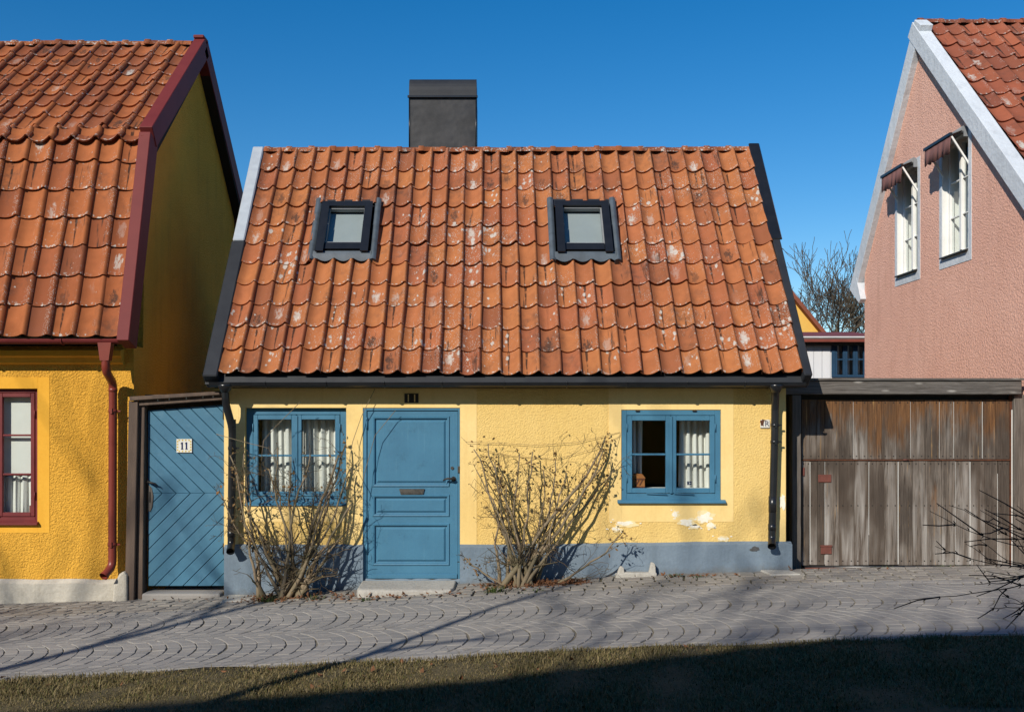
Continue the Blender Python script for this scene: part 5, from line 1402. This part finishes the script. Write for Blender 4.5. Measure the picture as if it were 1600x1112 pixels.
# rose bushes against the wall
def rose(base, targets, seed, label, twig_n, leaf_pts, Y0=10.72, thick=.011, runners=(), leafmat='dry_leaf'):
    rng = random.Random(seed)
    bz = gzf(fx(base[0], Y0), Y0)
    B = Vector((fx(base[0], Y0), Y0, bz))
    t = thing('rose_bush', tuple(B), label, 'bush', 'bare rose bushes against the cottage wall')
    cane, twig, leaf = MB(), MB(), MB()
    def leafat(p, s=.03):
        a = Vector((rng.gauss(0,1), rng.gauss(0,1), rng.gauss(0,1)-.4)).normalized(); b = a.cross(Vector((rng.gauss(0,1), rng.gauss(0,1), rng.gauss(0,1)))).normalized()
        l_ = s*rng.uniform(.6, 1.3); c = a.cross(b)
        leaf.add([p, p+a*l_*.5+b*l_*.32+c*l_*.1, p+a*l_, p+a*l_*.5-b*l_*.32+c*l_*.1], [(0,1,2,3)])
    def sub(p, d, L, r, lv):
        n = 4; pts = [p]; rad = [r]; d = d.normalized()
        for i in range(n):
            d = (d + Vector((rng.gauss(0,.30), rng.gauss(0,.18), rng.gauss(0,.28)+.03))).normalized()
            q_ = pts[-1]+d*(L/n)
            if q_.y > YF-.03: q_.y = YF-.03-rng.uniform(0, .02); d.y = -abs(d.y)*.4
            pts.append(q_); rad.append(max(.0017, r*(1-.65*(i+1)/n)))
        twig.tube(pts, rad, 4, cap=False)
        if lv < 2:
            for k in range(rng.randint(1, 3)):
                i = rng.randint(1, n); ax = Vector((rng.gauss(0,1), rng.gauss(0,.5), rng.gauss(0,1)))
                sub(pts[i], (d + ax.normalized()*1.1), L*rng.uniform(.35, .7), rad[i]*.7, lv+1)
        if rng.random() < .12: leafat(pts[-1], .024)
    for (tx, ty, yy, rr) in targets:
        T = Vector((fx(tx, yy), yy, fz(ty, yy)))
        b0 = B + Vector((rng.gauss(0, .11), rng.uniform(-.10, .12), -.06))
        mid = b0.lerp(T, .5) + Vector(((T.x-b0.x)*rng.uniform(-.2, .42), -rng.uniform(.0, .12), (T.z-b0.z)*rng.uniform(-.16, .08)))
        n = 12; pts = []; rad = []; r0 = rr*thick
        off = Vector((0, 0, 0))
        for k in range(n+1):
            s = k/n; off += Vector((rng.gauss(0,.016), rng.gauss(0,.012), rng.gauss(0,.009)))
            p = b0*(1-s)**2 + mid*2*s*(1-s) + T*s*s + off*min(1, s*2)
            p.y = min(p.y, YF-.025); pts.append(p); rad.append(max(.0028, r0*(1-.62*s) + r0*.75*max(0, 1-s*3.2)))
        cane.tube(pts, rad, 6)
        for k in range(twig_n):
            i = rng.randint(2, n); d = (pts[i]-pts[i-1]).normalized() + Vector((rng.gauss(0,.75), rng.gauss(0,.45), rng.gauss(0,.5)+.15))
            sub(pts[i], d, rng.uniform(.12, .40)*(1.15-.4*i/n), max(.0034, rad[i]*.45), 0)
        if rng.random() < leaf_pts:
            for k in range(rng.randint(14, 34)):
                i = rng.randint(n-3, n); leafat(pts[i]+Vector((rng.gauss(0,.035), rng.gauss(0,.025), rng.gauss(0,.05))), .042)
    for pts in runners:
        P = [at(a, b, c) for a, b, c in pts]
        cane.tube(P, [.0035]*len(P), 5)
    for k in range(5):          # old stubs in the stool
        a = rng.uniform(0, 6.28); cane.tube([B+Vector((math.cos(a)*.05, math.sin(a)*.05, -.05)), B+Vector((math.cos(a)*.10, math.sin(a)*.06, rng.uniform(.06, .2)))], [.026, .014], 7)
    cane.build('canes', M['cane'], t); twig.build('twigs', M['brown_twig'], t)
    if leaf.f: leaf.build('dried_leaves', M[leafmat], t)
    return t
rose((450, 925), [(362, 705, 10.9, 1), (372, 735, 10.8, .9), (398, 712, 10.9, 1), (420, 745, 10.7, 1), (437, 700, 10.95, .8), (462, 738, 10.85, 1), (485, 715, 10.95, 1), (505, 755, 10.8, 1.2), (528, 712, 10.9, 1.5), (548, 702, 11.0, 1), (560, 735, 11.0, .9), (556, 790, 10.9, 1.3), (382, 800, 10.7, 1.2), (350, 770, 10.75, .8), (408, 830, 10.6, 1.5), (533, 845, 10.8, 1.4)],
     4, 'tangled bare rose bush in front of the window left of the door', 13, .6, thick=.0185,
     runners=(((560, 760, 10.9), (545, 725, 10.95), (551, 690, 11.0), (565, 650, 11.03), (586, 607, 11.0)), ((408, 720, 10.8), (412, 688, 10.9), (432, 665, 10.95), (470, 627, 10.9)), ((563, 770, 10.98), (572, 730, 11.0), (586, 680, 11.0), (618, 641, 11.02)), ((440, 740, 10.8), (420, 700, 10.85), (380, 690, 10.9), (338, 678, 10.9))))
rose((815, 918), [(737, 700, 10.95, 1), (748, 690, 10.9, 1), (742, 735, 10.9, .9), (765, 720, 10.9, 1.2), (782, 735, 10.9, 1), (815, 712, 10.95, 1), (826, 705, 10.95, 1), (842, 735, 10.9, 1), (868, 722, 10.9, 1), (890, 735, 10.85, 1.1), (924, 684, 10.95, 1.5), (938, 704, 10.9, 1.3), (952, 716, 10.9, 1.2), (962, 738, 11.0, .9), (966, 830, 10.75, .9), (735, 870, 10.75, 1), (755, 790, 10.8, 1), (910, 760, 10.9, 1), (800, 760, 10.85, 1.1), (855, 775, 10.8, 1)],
     6, 'fan of bare rose canes between the door and the right window', 8, .95, thick=.0155)
# strings that tie the canes to the wall
wt = MB()
for pts in (((720, 682, 11.05), (728, 690, 11.06), (780, 692, 11.07), (840, 695, 11.07), (900, 691, 11.07), (969, 675, 11.085)), ((745, 700, 11.06), (800, 712, 11.08), (870, 717, 11.08), (930, 700, 11.07), (969, 681, 11.085)), ((955, 712, 11.0), (961, 695, 11.05), (969, 677, 11.085))):
    wt.tube([at(*p) for p in pts], .0022, 4)
tag(wt.build('twine', M['string']), 'thin slack twine tied from door frame to right window over the rose canes', 'string')

# bare twigs of a shrub at the right, close to the viewer
def shrub():
    rng = random.Random(14); Y0 = 4.0
    t = thing('shrub', (2.95, Y0, gzf(2.95, Y0)), 'bare shrub with long dark twigs at the right edge, nearest the viewer', 'shrub')
    tw = MB(); B = Vector((2.95, Y0, gzf(2.95, Y0)-.05))
    ends = [(1450, 799, 3.9, 1640, 868), (1482, 793, 4.05, 1660, 850), (1541, 791, 4.1, 1680, 840), (1572, 797, 4.2, 1690, 830), (1471, 861, 3.95, 1620, 895), (1508, 853, 4.0, 1625, 893), (1546, 846, 4.1, 1640, 893), (1528, 889, 3.9, 1640, 893), (1516, 907, 4.0, 1630, 890), (1529, 907, 4.05, 1645, 885), (1426, 926, 3.85, 1650, 905), (1560, 921, 4.0, 1650, 925), (1552, 951, 3.95, 1640, 940), (1568, 937, 4.1, 1640, 915), (1555, 832, 4.1, 1650, 850), (1593, 961, 4.0, 1620, 925), (1585, 790, 4.2, 1680, 850)]
    for (ex, ey, yy, mx, my) in ends:
        E_, Mi = at(ex, ey, yy), at(mx, my, (yy+Y0)/2)
        n = 16; pts = []; off = Vector()
        for k in range(n+1):
            s = k/n; off += Vector((rng.gauss(0,.004), rng.gauss(0,.004), rng.gauss(0,.004)))
            pts.append(B.lerp(Mi, s/.45)+off if s < .45 else Mi.lerp(E_, (s-.45)/.55)+off + Vector((0, 0, -.02*math.sin((s-.45)/.55*math.pi))))
        tw.tube(pts, [.0042-.0031*(k/n)**.8 for k in range(n+1)], 5)
        for k in range(7):
            i = rng.randint(8, n-1); d = (pts[i]-pts[i-1]).normalized(); side = rng.choice((-1, 1))
            e = pts[i]+d*rng.uniform(.05, .22)+Vector((rng.gauss(0,.02), rng.gauss(0,.04), side*rng.uniform(.01, .07)))
            if rng.random() < .22: tw.tube([pts[i], pts[i].lerp(e, .5)+Vector((0,0,rng.gauss(0,.008))), e], [.003, .0024, .0016], 4)
            bud = pts[i]+Vector((0, 0, side*.004)); tw.tube([bud, bud+d*.010+Vector((0,0,side*.007))], [.0026, .0010], 4)
    for k in range(5):
        a = rng.uniform(-1.2, 1.2); s = rng.uniform(.2, .8)
        branch(tw, rng, B+Vector((.3, 0, 0)), (math.cos(a)*s+.5, math.sin(a)*s, 1), rng.uniform(.6, .9), .009, 1, 3, .8, .05, .12, (2, 3), .002)
    tw.build('twigs', M['twig'], t)
shrub()

# boot scraper stone, slab, tufts, litter
Ys = 10.98
s0, s1 = fx(963, Ys), fx(1024, Ys); zb_ = gzf((s0+s1)/2, Ys)
bs_ = thing('boot_scraper', ((s0+s1)/2, Ys, zb_), 'low grey stone with two upright ears at the foot of the blue plinth', 'boot scraper')
MB().prism([(s0-.02, zb_-.1), (s1, zb_-.1), (s1+.01, zb_+.045), (s0+.1, zb_+.05), (s0-.01, zb_+.03)], Ys-.06, Ys+.05, 'y').build('base', M['stone'], bs_, bevel=.012, seg=2)
for xx, hh in ((s0+.05, .115), (s1-.035, .155)):
    MB().prism([(xx-.045, zb_+.02), (xx+.04, zb_+.02), (xx+.03, zb_+hh-.02), (xx+.01, zb_+hh), (xx-.015, zb_+hh)], Ys-.03, Ys+.03, 'y').build('upright', M['stone'], bs_, bevel=.008, seg=2)
xa = fx(1197, 10.9); xb = fx(1242, 10.9)
tag(MB().prism([(xa, 10.72), (xb+.02, 10.74), (xb-.02, 11.02), (xa-.03, 11.03)], gzf(3.2)-.1, gzf(3.2)+.016, 'z').build('paving_slab', M['stone'], None, bevel=.01), 'pale concrete slab let into the setts below the right downpipe', 'slab')
xa = fx(352, 10.85); xb = fx(400, 10.85)
tag(MB().prism([(xa, 10.62), (xb, 10.66), (xb-.03, 11.04), (xa-.03, 11.05)], gzf(-2.8)-.12, gzf(-2.8)+.012, 'z').build('paving_slab', M['stone'], None, bevel=.02), 'worn flat slab below the left downpipe of the cottage', 'slab')
def tuft(px, Y, n, h, spread, label, seed, m='weed'):
    rng = random.Random(seed); x = fx(px, Y); mb = MB()
    for k in range(n):
        a = rng.uniform(0, 6.28); r_ = abs(rng.gauss(0, spread)); p = Vector((x+math.cos(a)*r_*1.6, Y+math.sin(a)*r_*.6, 0)); p.z = gzf(p.x, p.y)-.01
        d = Vector((math.cos(a)*rng.uniform(.2, .9), math.sin(a)*rng.uniform(.2, .9), 1)).normalized()*h*rng.uniform(.5, 1.2); s = Vector((-math.sin(a), math.cos(a), 0))*.005
        q_ = p+d*.55; e = p+d+Vector((d.x*.5, d.y*.5, -h*.15)); mb.add([p-s, p+s, q_+s*.8, q_-s*.8, e], [(0,1,2,3), (3,2,4)])
    tag(mb.build('grass_tuft', M[m]), label, 'grass tuft', 'grass tufts growing in the paving')
for a in ((771, 10.42, 110, .09, .055, 'dark green tuft left of the right rose bush', 1), (490, 10.55, 60, .07, .05, 'green tuft at the foot of the left rose bush', 2), (572, 10.36, 50, .05, .07, 'low tuft at the left foot of the doorstep', 3), (833, 10.36, 40, .04, .08, 'flat tuft in front of the right rose bush', 4), (1053, 10.9, 40, .05, .07, 'small tuft under the right window by the plinth', 5), (1090, 10.8, 30, .045, .07, 'tiny tuft right of the boot scraper stone', 6), (1475, 11.42, 60, .05, .13, 'tuft in front of the middle of the plank gate', 7), (1385, 11.42, 40, .045, .12, 'tuft in front of the plank gate, left of its middle', 8), (418, 10.55, 70, .09, .05, 'green tuft beside the slab under the left window', 10), (648, 10.9, 25, .05, .04, 'few blades between the doorstep and plinth', 11)):
    tuft(*a)
def litter(spots, seed):
    rng = random.Random(seed); mb = MB()
    for (px, Y, n, sx, sy) in spots:
        for k in range(n):
            p = Vector((fx(px, Y)+rng.gauss(0, sx), min(YF-.07, Y+rng.gauss(0, sy)), 0)); p.z = gzf(p.x, p.y)+rng.uniform(.004, .03)
            a = Vector((rng.gauss(0,1), rng.gauss(0,1), rng.gauss(0,.5))).normalized(); b = a.cross(Vector((rng.gauss(0,.4), rng.gauss(0,.4), 1))).normalized(); l_ = rng.uniform(.025, .065); c = a.cross(b)*l_*.2
            mb.add([p, p+a*l_*.5+b*l_*.3+c, p+a*l_, p+a*l_*.5-b*l_*.3+c], [(0,1,2,3)])
    tag(mb.build('fallen_leaves', M['leaf_litter']), 'brown fallen leaves gathered round the rose bushes and doorstep', 'leaves', kind='stuff')
litter([(815, 10.75, 520, .20, .10), (880, 10.72, 300, .14, .06), (440, 10.7, 300, .25, .10), (540, 10.6, 60, .15, .08), (600, 10.42, 40, .2, .04), (1090, 10.85, 40, .3, .06), (700, 10.4, 20, .2, .05), (300, 7.3, 40, 1.2, .2), (800, 7.2, 45, 1.2, .2), (1200, 7.2, 40, 1.2, .25), (1350, 11.3, 20, .8, .08), (260, 11.0, 15, .3, .1)], 77)

# the lawn's grass: dry blades, dense where the picture shows them
def grass():
    rng = np.random.default_rng(4)
    parts = []
    for (n, x0, x1, y0, y1) in ((190000, -6.4, 6.4, 5.7, 7.68), (40000, -6, 6, 2.2, 5.7), (9000, -10, 10, -1.8, 2.2)):
        x = rng.uniform(x0, x1, n); y = rng.uniform(y0, y1, n)
        parts.append((x, y))
    x = np.concatenate([p[0] for p in parts]); y = np.concatenate([p[1] for p in parts])
    keep = y < 7.68 - .05*np.maximum(0, -x-2)/3 + .05*np.sin(x*2.1) + .04*np.sin(x*5.3+1) + rng.normal(0, .045, len(x))
    cl = np.sin(x*3.1+1.3*np.sin(y*4))+np.sin(y*5.2+x*1.7)+np.sin(x*9.1-y*3)
    x, y, cl = x[keep], y[keep], cl[keep]; n = len(x)
    z = gz(x, y) + .004
    h = rng.uniform(.012, .036, n)*(1+.30*np.clip(cl/3*2, -.8, 1.2)) * np.where(rng.random(n) < .04, 1.8, 1)
    a = rng.uniform(0, 2*np.pi, n); le = rng.uniform(.25, 1.3, n)
    wd = rng.uniform(.0020, .0038, n)
    sx, sy = -np.sin(a)*wd, np.cos(a)*wd
    dx, dy = np.cos(a)*le*h, np.sin(a)*le*h
    V = np.empty((n, 5, 3))
    V[:,0] = np.stack([x-sx, y-sy, z], 1); V[:,1] = np.stack([x+sx, y+sy, z], 1)
    V[:,2] = np.stack([x+sx*.7+dx*.45, y+sy*.7+dy*.45, z+h*.65], 1); V[:,3] = np.stack([x-sx*.7+dx*.45, y-sy*.7+dy*.45, z+h*.65], 1)
    V[:,4] = np.stack([x+dx, y+dy, z+h*np.where(le > 1, .7, 1)], 1)
    base = (np.arange(n)*5)[:,None]
    loops = np.concatenate([base+np.array([0,1,2,3]), base+np.array([3,2,4])], 1).ravel()
    st = (np.arange(n)*7)[:,None]+np.array([0,4]); tot = np.tile([4,3], n)
    me = bpy.data.meshes.new('grass'); me.vertices.add(n*5); me.vertices.foreach_set('co', V.ravel())
    me.loops.add(n*7); me.loops.foreach_set('vertex_index', loops.astype(np.int32))
    me.polygons.add(n*2); me.polygons.foreach_set('loop_start', st.ravel().astype(np.int32))
    me.polygons.foreach_set('loop_total', tot.astype(np.int32))
    me.update(calc_edges=True); me.materials.append(M['grass'])
    o = bpy.data.objects.new('grass', me); COL.objects.link(o)
    tag(o, 'short dry lawn grass along the near edge of the lane', 'grass', kind='stuff')
grass()
